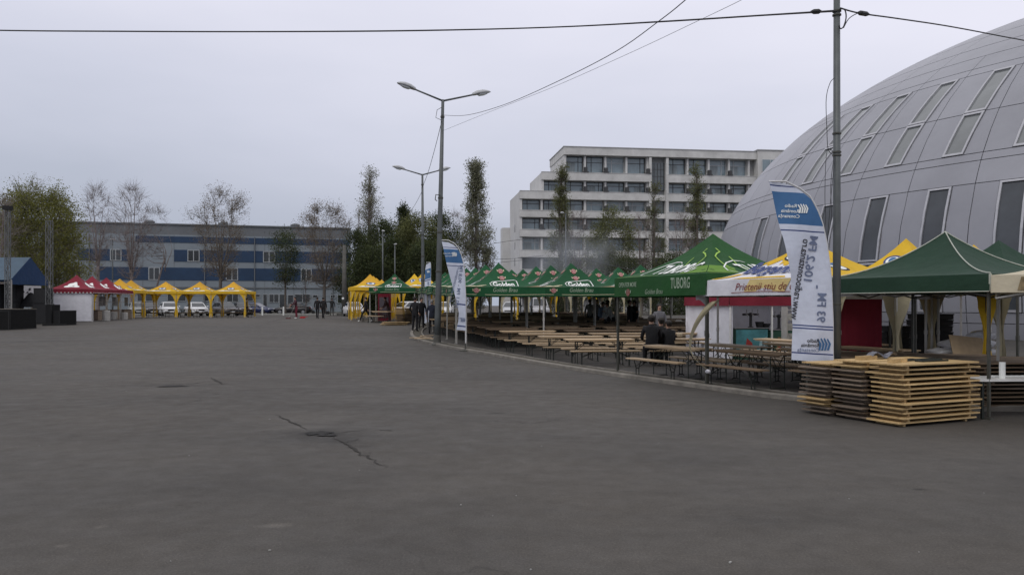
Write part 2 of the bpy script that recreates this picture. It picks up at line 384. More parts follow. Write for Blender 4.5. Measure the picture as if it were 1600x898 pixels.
struct(mb.build('ground_cracks', crack_m))
def blob(px, py, rx, ry, seed, n=22, jag=0.25):
    r = random.Random(seed); c = G(px, py); P = []
    for i in range(n):
        a = 2*pi*i/n; k = 1+r.uniform(-jag, jag); P.append((c.x+rx*cos(a)*k, c.y+ry*sin(a)*k))
    return P
mb = MB(); mb.poly(blob(498, 677, 0.17, 0.16, 1, 26, .4), gfn(0.010)); mb.poly(blob(270, 603.5, 0.24, 0.16, 2, 26, .4), gfn(0.010)); mb.poly(blob(512, 680, 0.13, 0.09, 3, 20, .4), gfn(0.011))
struct(mb.build('potholes', hole_m))
litter = M('pale_litter', (0.3, 0.3, 0.28), 0.8, 0.2)
mb = MB()
for i in range(26):
    px, py = RG.uniform(0, 1600), 520+378*RG.random()**0.8
    c = G(px, py)
    if py < 640 and px > 640: continue
    s = RG.uniform(0.004, 0.012); mb.box((c.x, c.y, c.z+0.006), (s*RG.uniform(1, 2.5), s, 0.008), RG.uniform(0, 3))
o = mb.build('litter_specks', litter); o['kind'] = 'stuff'

# far kerb, verge and low hedge in front of the long building
far_kerb = M('far_kerb', (0.30, 0.30, 0.28), 0.9, 0.2, world=True)
fk = [D(-60, 92), D(380, 92), D(545, 91)]
mb = MB()
for a, b in zip(fk, fk[1:]): mb.bar(a+Vector((0, 0, 0.07)), b+Vector((0, 0, 0.07)), 0.25, 0.18)
struct(mb.build('far_kerb', far_kerb))
hedge_m = M('hedge_leaves', (0.035, 0.045, 0.02), 0.9, 0.5, 5, 0.8, world=True)
verge = M('verge_grass', (0.05, 0.055, 0.025), 0.95, 0.4, 2, 0.5, world=True)
a, b = D(-100, 112), D(560, 119)
mb = MB(); mb.add([a, b, b+Vector((0, 14, 0)), a+Vector((0, 14, 0))], [(0, 1, 2, 3)]); o = struct(mb.build('verge', verge)); o.location.z = 0.03
# ------------------------------------------------------------------ the silver dome hall
K = CH/1.55
DXC, DYC, DA, DH, DZC = 43.93*K, 49.97*K, 30.61*K, 17.75*K, 2.53*K
def dome(az, z, off=0.0):
    e = (z-DZC)/DH; r = DA*sqrt(max(0.0, 1-e*e)); a = radians(az)
    n = Vector((cos(a)*r/DA**2, sin(a)*r/DA**2, (z-DZC)/DH**2)).normalized()
    return Vector((DXC+r*cos(a), DYC+r*sin(a), z))+n*off
panel_m = M('silver_panel', (0.262, 0.265, 0.29), 0.42, 0.08, 0.35, metal=0.25, spec=0.5)
panel_seam = M('panel_seam', (0.15, 0.15, 0.16), 0.7, 0.1)
dome_glass = glass('dome_glass', (0.055, 0.062, 0.070), 0.10); dome_glass.node_tree.nodes['Principled BSDF'].inputs['Specular IOR Level'].default_value = .4
dome_glass_sky = glass('sky_tinted_dome_glass', (0.15, 0.16, 0.16), 0.10)  # upper panes: same glass made paler, sky reflection put into the colour
dome_frame = M('window_frame_metal', (0.40, 0.40, 0.42), 0.4, 0.08, metal=0.4)
NP = 63; PITCH = 360/NP; S0 = 202.68
ROWS = [0.0, 0.82, 1.25, 3.52, 6.62, 7.64, 8.0, 10.05, 12.32, 12.75, 13.6, 14.5, 15.6, 16.8, 17.9, 18.8, 19.5, 20.0, 20.22]
ROWS = [z*K for z in ROWS]
dh = thing('dome_hall', 'huge silver panelled dome with slanted dark windows, filling the right side', 'building', (DXC, DYC, 0))
mb = MB()                                                   # dark shell showing in the joints
for k in range(NP):
    a0 = S0+k*PITCH
    for i in range(len(ROWS)-1):
        P = [dome(a0, ROWS[i], -0.10), dome(a0+PITCH, ROWS[i], -0.10), dome(a0+PITCH, ROWS[i+1], -0.10), dome(a0, ROWS[i+1], -0.10)]
        mb.add(P, [(0, 1, 2, 3)])
def loc(o): o.parent = dh; o.matrix_parent_inverse = Matrix.Translation((-DXC, -DYC, 0)); return o
loc(mb.build('shell', panel_seam, None, True))
mb = MB(); gap = 0.036
def patch(mb, a0, a1, z0, z1, off=0.0, g=gap, nu=2, nv=2, thick=0.1, s0=(0, 0), s1=(0, 0)):
    ga = math.degrees(g/DA)/2
    def fn(u, v):
        b0 = a0+s0[0]+(s0[1]-s0[0])*v; b1 = a1+s1[0]+(s1[1]-s1[0])*v
        az = b0+ga+(b1-b0-2*ga)*u; z = z0+g/2+(z1-z0-g)*v
        return dome(az, z, off)
    mb.grid(fn, nu, nv)
    if thick:                                                # returns of the panel edges
        edge = [fn(i/nu, 0) for i in range(nu+1)]+[fn(1, j/nv) for j in range(1, nv+1)]+[fn(1-i/nu, 1) for i in range(1, nu+1)]+[fn(0, 1-j/nv) for j in range(1, nv)]
        c = [dome(*azof(e), off-thick) for e in edge]; n = len(edge)
        mb.add(edge+c, [(i, (i+1) % n, n+(i+1) % n, n+i) for i in range(n)])
def azof(p): return (math.degrees(math.atan2(p.y-DYC, p.x-DXC)), p.z)
WIN = []
for k in range(NP):
    a0 = S0+k*PITCH
    w0, w1 = a0+1.85, a0+3.92
    for i in range(len(ROWS)-1):
        z0, z1 = ROWS[i], ROWS[i+1]
        if i in (2, 3, 6, 7) and 185.5 < (a0+3) % 360 < 300:
            wl = (w0+0.55, w1+0.0) if i in (6, 7) else (w0, w1)
            sk = ((2.21, 2.58), (4.08, 4.58)) if i == 6 else ((2.58, 2.95), (4.58, 5.08)) if i == 7 else ((1.85, 1.85), (3.92, 3.92))
            patch(mb, a0, a0, z0, z1, s1=sk[0]); patch(mb, a0, a0+PITCH, z0, z1, s0=sk[1])
            WIN.append((k, i, a0, sk, z0, z1))
        elif i >= 12: 
            if k % 3 == 0: patch(mb, a0, a0+3*PITCH, z0, z1, nu=4)
        elif i == 10 or i == 11:
            if k % 2 == 0 and k < 62: patch(mb, a0, a0+2*PITCH, z0, z1, nu=3)
            elif k == 62: patch(mb, a0, a0+PITCH, z0, z1)
        else: patch(mb, a0, a0+PITCH, z0, z1)
for k, i, a0, sk, z0, z1 in WIN:
    mid = (a0+3) % 360
    if not (176 < mid < 226): continue                       # windows of the side that can be seen
    fr = MB(); fw = 0.13; ga = math.degrees(fw/DA)
    def wp(u, v, off):
        b0 = a0+sk[0][0]+(sk[0][1]-sk[0][0])*v; b1 = a0+sk[1][0]+(sk[1][1]-sk[1][0])*v; return dome(b0+(b1-b0)*u, z0+(z1-z0)*v, off)
    fu, fv = ga/(sk[1][0]-sk[0][0]), fw/(z1-z0)
    pane = MB(); pane.grid(lambda u, v: wp(fu+(1-2*fu)*u, fv+(1-2*fv)*v, -0.03), 2, 3)
    for (u0, u1, v0, v1) in ((.02, fu, .01, .99), (1-fu, .98, .01, .99), (fu, 1-fu, .01, fv), (fu, 1-fu, 1-fv, .99)):
        g0 = lambda u, v, o: wp(u0+(u1-u0)*u, v0+(v1-v0)*v, o)
        fr.grid(lambda u, v: g0(u, v, .05), 1, 3)
        for e in (0, 1):
            fr.grid(lambda u, v: g0(e, u, .05-.14*v), 3, 1); fr.grid(lambda u, v: g0(u, e, .05-.14*v), 1, 1)
    w = loc(fr.build('window', dome_frame, None)); p = pane.build('pane', dome_glass if i < 6 else dome_glass_sky, None, True)
    p.parent = w; 
    p.matrix_parent_inverse = Matrix.Identity(4)
for k, i, a0, sk, z0, z1 in WIN:
    if 176 < (a0+3) % 360 < 226: continue
    mb.grid(lambda u, v: dome(a0+sk[0][0]+(sk[0][1]-sk[0][0])*v+(sk[1][0]-sk[0][0])*u, z0+(z1-z0)*v, -0.03), 1, 2, 1)
loc(mb.build('cladding', [panel_m, dome_glass], None, True))

# ------------------------------------------------------------------ long low building with blue bands
def plane_fn(a, b):
    dv = (b-a); dv.z = 0; L = dv.length; dv.normalize(); nn = Vector((dv.y, -dv.x, 0))     # nn faces the camera
    if nn.y > 0: nn = -nn
    def hit(px, py):
        r = Vector(((px-800)/F, 1, (YH-py)/F)); o = Vector((0, 0, CH))
        t = (a-o).dot(nn)/r.dot(nn); p = o+r*t; q = p-a
        return q.x*dv.x+q.y*dv.y, p.z
    def W(s, z, off=0.0): return Vector((a.x+dv.x*s+nn.x*off, a.y+dv.y*s+nn.y*off, z))
    return hit, W, math.atan2(dv.y, dv.x), dv, nn
def ground_at(px, d): return Vector(((px-800)/F*d, d, 0))
pa, pb = ground_at(115, 118), ground_at(548, 128)
hit, W, ang, dv, nn = plane_fn(pa, pb)
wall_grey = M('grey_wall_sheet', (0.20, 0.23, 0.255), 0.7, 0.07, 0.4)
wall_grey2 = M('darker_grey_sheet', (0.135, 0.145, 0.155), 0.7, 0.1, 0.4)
blue_panel = M('blue_sheet', (0.015, 0.040, 0.088), 0.5, 0.15, 0.5)
win_dark = glass('dark_window_glass', (0.022, 0.026, 0.028), 0.15)
frame_l = M('pale_window_frame', (0.33, 0.35, 0.36), 0.6, 0.08)
ib = thing('industrial_building', 'long grey two storey building with dark blue window bands behind the left stalls', 'building', (0, 0, 0))
def wbox(mb, W, ang, s0, s1, z0, z1, o0, o1, mi=0):
    c = (W(s0, 0, o0)+W(s1, 0, o1))/2; mb.box((c.x, c.y, (z0+z1)/2), (s1-s0, abs(o1-o0), z1-z0), ang, mi); return mb
SL, SR = hit(-90, 400)[0], hit(548, 400)[0]
ROOF = hit(300, 351)[1]
b = MB(); wbox(b, W, ang, SL, SR, 0.3, ROOF-1.6, -22, 0); b.build('wall', wall_grey, ib)
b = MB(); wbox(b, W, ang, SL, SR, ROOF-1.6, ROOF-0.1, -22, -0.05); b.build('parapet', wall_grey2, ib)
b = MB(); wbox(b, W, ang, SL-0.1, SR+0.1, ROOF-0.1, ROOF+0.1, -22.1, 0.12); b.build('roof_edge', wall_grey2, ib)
b = MB(); zl = hit(300, 449)[1]; wbox(b, W, ang, SL, SR, zl-0.1, zl+0.1, 0, 0.12); b.build('ledge', wall_grey2, ib)
bands = [(212, 546, 370, 380), (122, 203, 389, 407), (272, 546, 390.5, 409), (150, 546, 418, 438)]
wins = [((172, 190), 1), ((293, 312), 2), ((411, 430), 2), ((232, 250), 3), ((353, 372), 3), ((470, 487), 3)]
for bi, (x0, x1, y0, y1) in enumerate(bands):
    xm_ = 330 if x1 > 300 else 165
    z1, z0 = hit(xm_, y0+ (0 if x1 < 300 else 0.5))[1], hit(xm_, y1)[1]
    cuts = sorted([w[0] for w in wins if w[1] == bi]); edges = [x0]+[e for c in cuts for e in c]+[x1]
    for q in range(0, len(edges), 2):
        s0, s1 = hit(edges[q], 400)[0], hit(edges[q+1], 400)[0]
        b = MB(); wbox(b, W, ang, s0, s1, z0, z1, 0, 0.06); b.build('blue_panel', blue_panel, ib)
    for c0, c1 in cuts:
        s0, s1 = hit(c0, 400)[0], hit(c1, 400)[0]
        g = MB(); wbox(g, W, ang, s0+.12, s1-.12, z0+.1, z1-.1, 0, 0.03); w_ = g.build('window', win_dark, ib)
        f_ = MB()
        for e0, e1 in ((s0, s0+.12), ((s0+s1)/2-.06, (s0+s1)/2+.06), (s1-.12, s1)): wbox(f_, W, ang, e0, e1, z0, z1, 0, 0.10)
        wbox(f_, W, ang, s0+.12, s1-.12, z0, z0+.1, 0, 0.09); wbox(f_, W, ang, s0+.12, s1-.12, z1-.1, z1, 0, 0.09); f_.build('frame', frame_l, w_)
def opening(x0, x1, y0, y1, kind='window'):
    (s0, z1), (s1, z0) = hit(x0, y0), hit(x1, y1)
    g = MB(); wbox(g, W, ang, s0, s1, z0, z1, 0, 0.03); w_ = g.build(kind, win_dark, ib)
    f_ = MB(); t = 0.07
    wbox(f_, W, ang, s0-t, s0, z0, z1, 0, 0.08); wbox(f_, W, ang, s1, s1+t, z0, z1, 0, 0.08); wbox(f_, W, ang, s0-t, s1+t, z1, z1+t, 0, 0.08)
    if kind == 'window': wbox(f_, W, ang, s0-t, s1+t, z0-t, z0, 0, 0.1)
    if s1-s0 > 1.2: wbox(f_, W, ang, (s0+s1)/2-.04, (s0+s1)/2+.04, z0, z1, 0.03, 0.07)
    f_.build('frame', frame_l, w_)
opening(110, 126, 416, 434)
for a_ in ((400, 406, 460, 464), (421, 435, 460, 472), (461, 484, 460, 472), (489, 496, 461, 465), (517, 523, 461, 465), (528, 534, 461, 473)): opening(*a_)
for a_ in ((411.5, 417, 460, 484), (437, 446, 460, 484), (450, 458, 461, 484)): opening(*a_, kind='door')
for a_ in ((150, 170, 459, 470), (215, 240, 459, 470), (262, 290, 459, 470), (318, 335, 459, 470), (355, 372, 459, 471), (385, 395, 459, 470)): opening(*a_)
for px in (228, 346, 461, 640):
    if px > 540: continue
    s, _ = hit(px, 350); c = W(s, 0, -3); m_ = MB(); m_.lathe((c.x, c.y, ROOF-0.2), [(0.25, 0), (0.25, 0.55), (0.75, 0.6), (0.75, 0.85), (0.3, 1.05)], 12); m_.build('roof_vent', wall_grey2, ib)

jm = MB(); n_ = int((SR-SL)/4.2)
for k in range(1, n_): s = SL+(SR-SL)*k/n_; wbox(jm, W, ang, s-.03, s+.03, .4, ROOF-1.65, 0, .02)
for z in (3.2, 9.2, 11.3): wbox(jm, W, ang, SL, SR, z-.025, z+.025, 0, .017)
jm.build('cladding_joints', wall_grey2, ib)
for px in (140, 205, 320, 398, 520):
    s = hit(px, 400)[0]; m_ = MB(); c = W(s, 0, .16); m_.tube([(c.x, c.y, .3), (c.x, c.y, ROOF-1.7)], .075, 8); m_.build('downpipe', wall_grey2, ib)
# ------------------------------------------------------------------ white stepped hotel
h0 = ground_at(814, 135); th = radians(7.8); h1 = h0+Vector((cos(th), sin(th), 0))*50
hit, W, ang, dv, nn = plane_fn(h0, h1)
hw = M('off_white_render', (0.56, 0.555, 0.54), 0.85, 0.10, 0.35)
hw2 = M('stained_white_render', (0.54, 0.535, 0.515), 0.85, 0.16, 0.5)
hglass = glass('hotel_glass', (0.17, 0.225, 0.25), 0.12)  # pane colour raised, with the sky's reflection painted into it
hdark = glass('dark_hotel_glass', (0.07, 0.085, 0.09), 0.12)
hframe = M('white_frame', (0.45, 0.46, 0.46), 0.6, 0.05)
hback = M('shaded_loggia_render', (0.38, 0.38, 0.375), 0.85, 0.1)  # the white render darkened, loggia shade put into its colour
ac_m = M('dark_ac_box', (0.05, 0.05, 0.052), 0.6, 0.2)
ht = thing('hotel_building', 'white seven storey stepped hotel with long balconies left of the dome', 'building', (0, 0, 0))
def sx(px): return hit(px, 400)[0]
def zy(py): return hit(868, py)[1]
bandsY = [(269, 281), (299, 311), (329, 339.5), (359, 370), (391, 402), (421, 433), (452, 464)]
starts = [882, 847, 813, 813, 813, 813, 813]
END = sx(1182)
zroof = zy(229)
tops = [zroof-0.02]+[zy(b[0]) for b in bandsY]
bots = [zy(241)]+[zy(b[1]) for b in bandsY]
DEP = 13.0; REC = 1.5
# body of each storey, set back behind the balconies
for k in range(8):
    s0 = sx(starts[max(0, k-0)]) if k < 7 else sx(813)
    zt = tops[k]; zb = tops[k+1] if k < 7 else -0.3
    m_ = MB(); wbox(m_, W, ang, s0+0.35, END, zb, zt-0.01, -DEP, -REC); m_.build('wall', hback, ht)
    m_ = MB(); wbox(m_, W, ang, s0, s0+0.35, zb, zt, -DEP-0.1, -0.25); m_.build('side_wall', hw, ht)
    # step roof at the left end
# roof slab and parapet of the top storey
m_ = MB(); wbox(m_, W, ang, sx(882)-0.1, END, bots[0], zroof, -DEP-0.2, 0.1); m_.build('parapet', hw2, ht)
m_ = MB(); wbox(m_, W, ang, sx(882)-0.2, END+0.05, zroof, zroof+0.12, -DEP-0.3, 0.2); m_.build('roof_edge', hback, ht)
ST0, ST1 = sx(1016.5), sx(1043)
for k, (y0, y1) in enumerate(bandsY):
    z1, z0 = zy(y0), zy(y1); s0 = sx(starts[k+1] if k < 6 else 813)
    for e0, e1 in ((s0-0.05, ST0), (ST1, END)):
        m_ = MB(); wbox(m_, W, ang, e0, e1, z0, z1, -REC, 0.0); wbox(m_, W, ang, e0-0.05, e1+(0.05 if e1 == ST0 else -.02), z1, z1+0.07, -0.28, 0.06); m_.build('balcony', hw2, ht)
    if k >= 1:
        m_ = MB(); wbox(m_, W, ang, ST0+.01, ST1-.01, z0+.1, z1-.2, -1.0, -0.45); m_.build('landing_band', hw2, ht)
# left return: the lower bulge of the side wall
m_ = MB(); c = W(sx(813), 0, -DEP-1.5); m_.box((c.x-0.6, c.y, (zy(345)+0)/2), (1.6, 3.0, zy(345)), ang); m_.build('stair_block', hw, ht)
for y_ in (352, 380.5, 407):
    z = zy(y_); c = W(sx(813)-0.02, 0, -6.5); m_ = MB(); m_.box((c.x, c.y, z), (0.06, 0.5, 1.3), ang); m_.build('slot_window', win_dark, ht)
m_ = MB(); wbox(m_, W, ang, ST0+.3, ST1-.3, zy(293), zy(249), -REC, -0.9); wbox(m_, W, ang, ST0+.3, ST1-.3, -0.2, zy(299), -REC, -1.05); m_.build('stair_glazing', hdark, ht)
fr_ = MB()
for q in range(5):
    s = ST0+.3+(ST1-ST0-.6)*q/4; wbox(fr_, W, ang, s-.05, s+.05, zy(292), zy(250), -0.95, -0.86)
for y_ in (260, 271, 282): wbox(fr_, W, ang, ST0+.3, ST1-.3, zy(y_)-.04, zy(y_)+.04, -0.95, -0.87)
fr_.build('stair_mullions', ac_m, ht)
m_ = MB()
for s in (ST0, ST1): wbox(m_, W, ang, s-.22, s+.22, -.2, zroof-1.4, -REC, -0.02)
m_.build('pier', hw2, ht)
bays = [(886, 913), (919, 945), (950.5, 978), (983, 1011), (1048, 1074), (1080, 1107), (1111, 1139), (1143, 1170)]
left2 = [(817.5, 845), (851.5, 879)]
pr = random.Random(2)
curt = M('hotel_curtain', (0.20, 0.23, 0.24), 0.5, 0.2, 1.5, stretch=(3, 3, 0.4))
for k in range(7):
    zb, zt = zy(bandsY[k][0])-0.25, bots[k]-0.05
    if k >= 3: zt -= .1
    bl = list(bays)
    if k >= 1: bl = [left2[1]]+bl
    if k >= 2: bl = [left2[0]]+bl
    for q, (x0, x1) in enumerate(bl):
        s0, s1 = sx(x0), sx(x1)
        g = MB(); gm = hglass if k < 5 else hdark
        wbox(g, W, ang, s0, s1, zb, zt, -REC, -REC+0.06); w_ = g.build('window', gm, ht)
        f_ = MB(); t = 0.09
        cut = 0.28 if pr.random() < .5 else 0.72
        for e in (s0, s0+(s1-s0)*cut, s1-t): wbox(f_, W, ang, e, e+t, zb, zt, -REC+.06, -REC+.14)
        wbox(f_, W, ang, s0+t, s1-t, zt-t, zt, -REC+.06, -REC+.13); zm = zb+(zt-zb)*.68
        wbox(f_, W, ang, s0+t, s1-t, zm, zm+.08, -REC+.06, -REC+.125)
        f_.build('frame', hframe if pr.random() < .3 else ac_m, w_)
        if pr.random() < .6:
            c_ = MB(); e0 = s0+(s1-s0)*pr.choice((.12, .42)); wbox(c_, W, ang, e0, e0+(s1-s0)*.42, zb+.1, zm-.02, -REC+.065, -REC+.075); c_.build('curtain', curt, w_)
        # loggia divider and air conditioner box
        d_ = MB(); e = s1+0.25; wbox(d_, W, ang, e-.16, e+.16, zb+.25, zt, -REC, -0.5); d_.build('divider', hw, ht)
        if k < 4 and pr.random() < .8:
            a_ = MB(); z = zb+1.1; wbox(a_, W, ang, e-.28, e+.28, z-.6, z+.1, -0.45, 0.12); wbox(a_, W, ang, e-.5, e+.5, z-.75, z-.6, -.45, .16); a_.build('air_conditioner', ac_m, ht)
# right hand block, one parapet higher
s0, s1 = END, END+26
m_ = MB(); wbox(m_, W, ang, s0+.02, s1, -.2, zroof+0.22, -DEP-2, 0.5); m_.build('wall', hw2, ht)
m_ = MB(); wbox(m_, W, ang, s0-.1, s1+.1, zroof+.22, zroof+.36, -DEP-2.1, .65); m_.build('roof_edge', hback, ht)
for k in range(5):
    zt = bots[k]-.1; g = MB(); wbox(g, W, ang, sx(1189), sx(1214), zt-2.0, zt, 0.5, 0.54); w_ = g.build('window', hglass, ht)
    f_ = MB(); wbox(f_, W, ang, sx(1189)-.1, sx(1189), zt-2.1, zt, .5, .6); wbox(f_, W, ang, sx(1201), sx(1201)+.08, zt-2.0, zt, .54, .6); f_.build('frame', hframe, w_)
# ------------------------------------------------------------------ lettering
_txt = {}
def text2d(s, size, bold=0.0, shear=0.0, spacing=1.0, flipx=False):
    key = (s, bold, shear, spacing)
    if key not in _txt:
        c = bpy.data.curves.new('lettering_curve', 'FONT'); c.body = s; c.size = 1; c.offset = bold; c.shear = shear; c.space_character = spacing
        c.align_x = 'CENTER'; c.align_y = 'CENTER'; c.resolution_u = 3
        o = bpy.data.objects.new('lettering_curve', c); COL.objects.link(o)
        dg = bpy.context.evaluated_depsgraph_get(); me = bpy.data.meshes.new_from_object(o.evaluated_get(dg))
        bm = bmesh.new(); bm.from_mesh(me); bmesh.ops.triangulate(bm, faces=bm.faces[:])
        vs = [(v.co.x, v.co.y) for v in bm.verts]; fs = []
        for f in bm.faces:
            a, b, cc = [v.co for v in f.verts]; ids = [v.index for v in f.verts]
            ar = (b.x-a.x)*(cc.y-a.y)-(b.y-a.y)*(cc.x-a.x)
            fs.append(tuple(ids) if ar > 0 else tuple(reversed(ids)))
        bm.free(); bpy.data.meshes.remove(me); bpy.data.objects.remove(o); bpy.data.curves.remove(c)
        _txt[key] = (vs, fs)
    vs, fs = _txt[key]
    vs = [((-x if flipx else x)*size, y*size) for x, y in vs]
    if flipx: fs = [tuple(reversed(f)) for f in fs]
    return vs, fs
def put_text(mb, s, x, y, size, fn, mi=0, rot=0.0, width=None, **k):
    vs, fs = text2d(s, size, **k)
    if width:
        w = max(v[0] for v in vs)-min(v[0] for v in vs); q = width/w; vs = [(a*q, b) for a, b in vs]
    c, sn = cos(rot), sin(rot)
    mb.add([fn(x+a*c-b*sn, y+a*sn+b*c) for a, b in vs], fs, mi); return mb
def ell(cx, cy, rx, ry, n=20, rot=0.0):
    return [(cx+rx*cos(2*pi*i/n)*cos(rot)-ry*sin(2*pi*i/n)*sin(rot), cy+rx*cos(2*pi*i/n)*sin(rot)+ry*sin(2*pi*i/n)*cos(rot)) for i in range(n)]

# ------------------------------------------------------------------ pop-up tents
class Tent:
    """origin at the near-left corner; x along the front, y to the back"""
    def __init__(s, w, d, zb, zt, zp, over=0.06, g=(.12, 2.0)): s.g = g; s.w, s.d, s.zb, s.zt, s.zp, s.o = w, d, zb, zt, zp, over
    def face(s, i):                                          # corners of side i (0 front, 1 right, 2 back, 3 left), left to right seen from outside
        o = s.o; c = [Vector((-o, -o, 0)), Vector((s.w+o, -o, 0)), Vector((s.w+o, s.d+o, 0)), Vector((-o, s.d+o, 0))]
        return c[i], c[(i+1) % 4]
    def roof(s, i, off=0.0):
        a, b = s.face(i); pk = Vector((s.w/2, s.d/2, 0)); L = (b-a).length; mid = (a+b)/2; H = s.zp-s.zt
        run = (pk-mid).length; sl = sqrt(run*run+H*H); e = (b-a).normalized(); nrm = Vector((e.y, -e.x, 0))*H+Vector((0, 0, 1))*run; nrm.normalize()
        def fn(x, q):                                        # x metres along from the middle, q metres up the slope
            t = min(max(q/sl, 0), 1); g = s.g[0]*t+(1-s.g[0])*t**s.g[1]
            hw = max(L/2*(1-t), 1e-4); k = 1-min(1, abs(x)/hw)
            sag = -0.07*k*(1-t)*t*4*0.5
            p = mid+(pk-mid)*t+e*x; p.z = s.zt+H*g+sag
            return p+nrm*off
        fn.L, fn.sl = L, sl
        return fn
    def val(s, i, off=0.0):
        a, b = s.face(i); L = (b-a).length; mid = (a+b)/2; e = (b-a).normalized(); n = Vector((e.y, -e.x, 0))
        def fn(x, z):                                        # z metres above the hem
            p = mid+e*x; p.z = s.zb+z; q = z/(s.zt-s.zb)
            return p+n*(off+0.015*(1-q)+0.012*sin(x*5.0)*(1-q))
        fn.L, fn.h = L, s.zt-s.zb
        return fn
    def canopy(s, mats, parent, n=8, valmat=None):
        mb = MB()
        for i in range(4):
            f = s.roof(i)
            mb.grid(lambda u, v: f((u-.5)*f.L*(1-v)*0.9999, v*f.sl), n, n)
        r = mb.build('canopy', mats, parent, True)
        mb = MB()
        for i in range(4):
            f = s.val(i); mb.grid(lambda u, v: f((u-.5)*f.L, v*f.h), 24, 2)
        v = mb.build('valance', valmat or mats, parent, True)
        return r, v
    def legs(s, mat, parent, r=0.022, skip=(), foot=True, lean=0.0):
        for k, (x, y) in enumerate(((0, 0), (s.w, 0), (s.w, s.d), (0, s.d))):
            if k in skip: continue
            mb = MB(); mb.box((x, y, (s.zt-.03)/2+.02), (2*r, 2*r, s.zt-.07)); 
            mb.box((x, y, 1.1), (2*r+.012, 2*r+.012, 0.10)); mb.box((x, y, 0.012), (.10, .10, .024)); mb.build('leg', mat, parent)
    def frame(s, mat, parent):
        mb = MB(); z1, z0 = s.zt-.06, s.zt-.34
        for (a, b) in (((0, 0), (s.w, 0)), ((s.w, 0), (s.w, s.d)), ((s.w, s.d), (0, s.d)), ((0, s.d), (0, 0))):
            a, b = Vector((*a, 0)), Vector((*b, 0)); m = (a+b)/2
            for p, q in ((a, m), (m, b)):
                mb.bar(p+Vector((0, 0, z1)), q+Vector((0, 0, z0)), .022, .022); mb.bar(p+Vector((0, 0, z0)), q+Vector((0, 0, z1)), .02, .024)
        c = Vector((s.w/2, s.d/2, 0))
        for p in (Vector((0, 0, 0)), Vector((s.w, 0, 0)), Vector((s.w, s.d, 0)), Vector((0, s.d, 0))): mb.bar(p+Vector((0, 0, z1)), c+Vector((0, 0, s.zp-.55)), .025, .025)
        mb.bar(c+Vector((0, 0, s.zp-.75)), c+Vector((0, 0, s.zp-.04)), .04, .04)
        mb.build('scissor_frame', mat, parent)
    def covers(s, mat, parent, w=0.42, z0=0.05, which=(0, 1, 2, 3), pinch=0.35):
        C = [(0, 0, 1, 1), (s.w, 0, -1, 1), (s.w, s.d, -1, -1), (0, s.d, 1, -1)]
        for k in which:
            x, y, ax, ay = C[k]; ox, oy = x-ax*.035, y-ay*.035; mb = MB()
            def wid(t): return .12+(w-.12)*((1-min(1, t/pinch))**1.8 if t < pinch else 0)+0.03*sin(t*9)*(t > .2)
            def fx(u, v): z = s.zb+.05+(z0-s.zb-.05)*v; return Vector((ox+ax*wid(v)*u, oy+0.02*sin(7*v+3*u), z))
            def fy(u, v): z = s.zb+.05+(z0-s.zb-.05)*v; return Vector((ox+0.02*sin(6*v+3*u), oy+ay*wid(v)*u, z))
            mb.grid(fx, 4, 14); mb.grid(fy, 4, 14); mb.build('leg_cover', mat, parent, True)
    def wall(s, i, mat, parent, z0=0.03, x0=0.0, x1=1.0, name='side_wall', inset=0.03):
        a, b = s.face(i); e = (b-a).normalized(); n = Vector((e.y, -e.x, 0)); L = (b-a).length
        mb = MB(); mb.grid(lambda u, v: a+e*L*(x0+(x1-x0)*u)-n*(inset+s.o-0.02*sin(u*11)*sin(v*3)-0.01*sin(u*31))+Vector((0, 0, z0+(s.zb+.03-z0)*v)), 24, 8)
        return mb.build(name, mat, parent, True)

def crest(mb, f, x, y, r, mr=1, mw=0):                       # round red crest with little wings
    mb.poly(ell(x, y, r, r*.92), f, mr); mb.stroke(ell(x, y, r*.8, r*.74), r*.06, lambda a, b: f.up(a, b), mw, True)
    for k in range(3): mb.stroke([(x-r*.5, y+r*(.35-.35*k)), (x-.1*r, y+r*(.45-.35*k)), (x+r*.5, y+r*(.3-.35*k))], r*.07, lambda a, b: f.up(a, b), mw)
    for sg in (-1, 1): mb.poly([(x+sg*r*1.05, y+r*.5)[::1], (x+sg*r*1.55, y+r*.55), (x+sg*r*1.35, y+r*.15), (x+sg*r*1.5, y-.1*r), (x+sg*r*1.05, y-r*.2)], f, mw+2)
def layered(f, g): f.up = g; return f

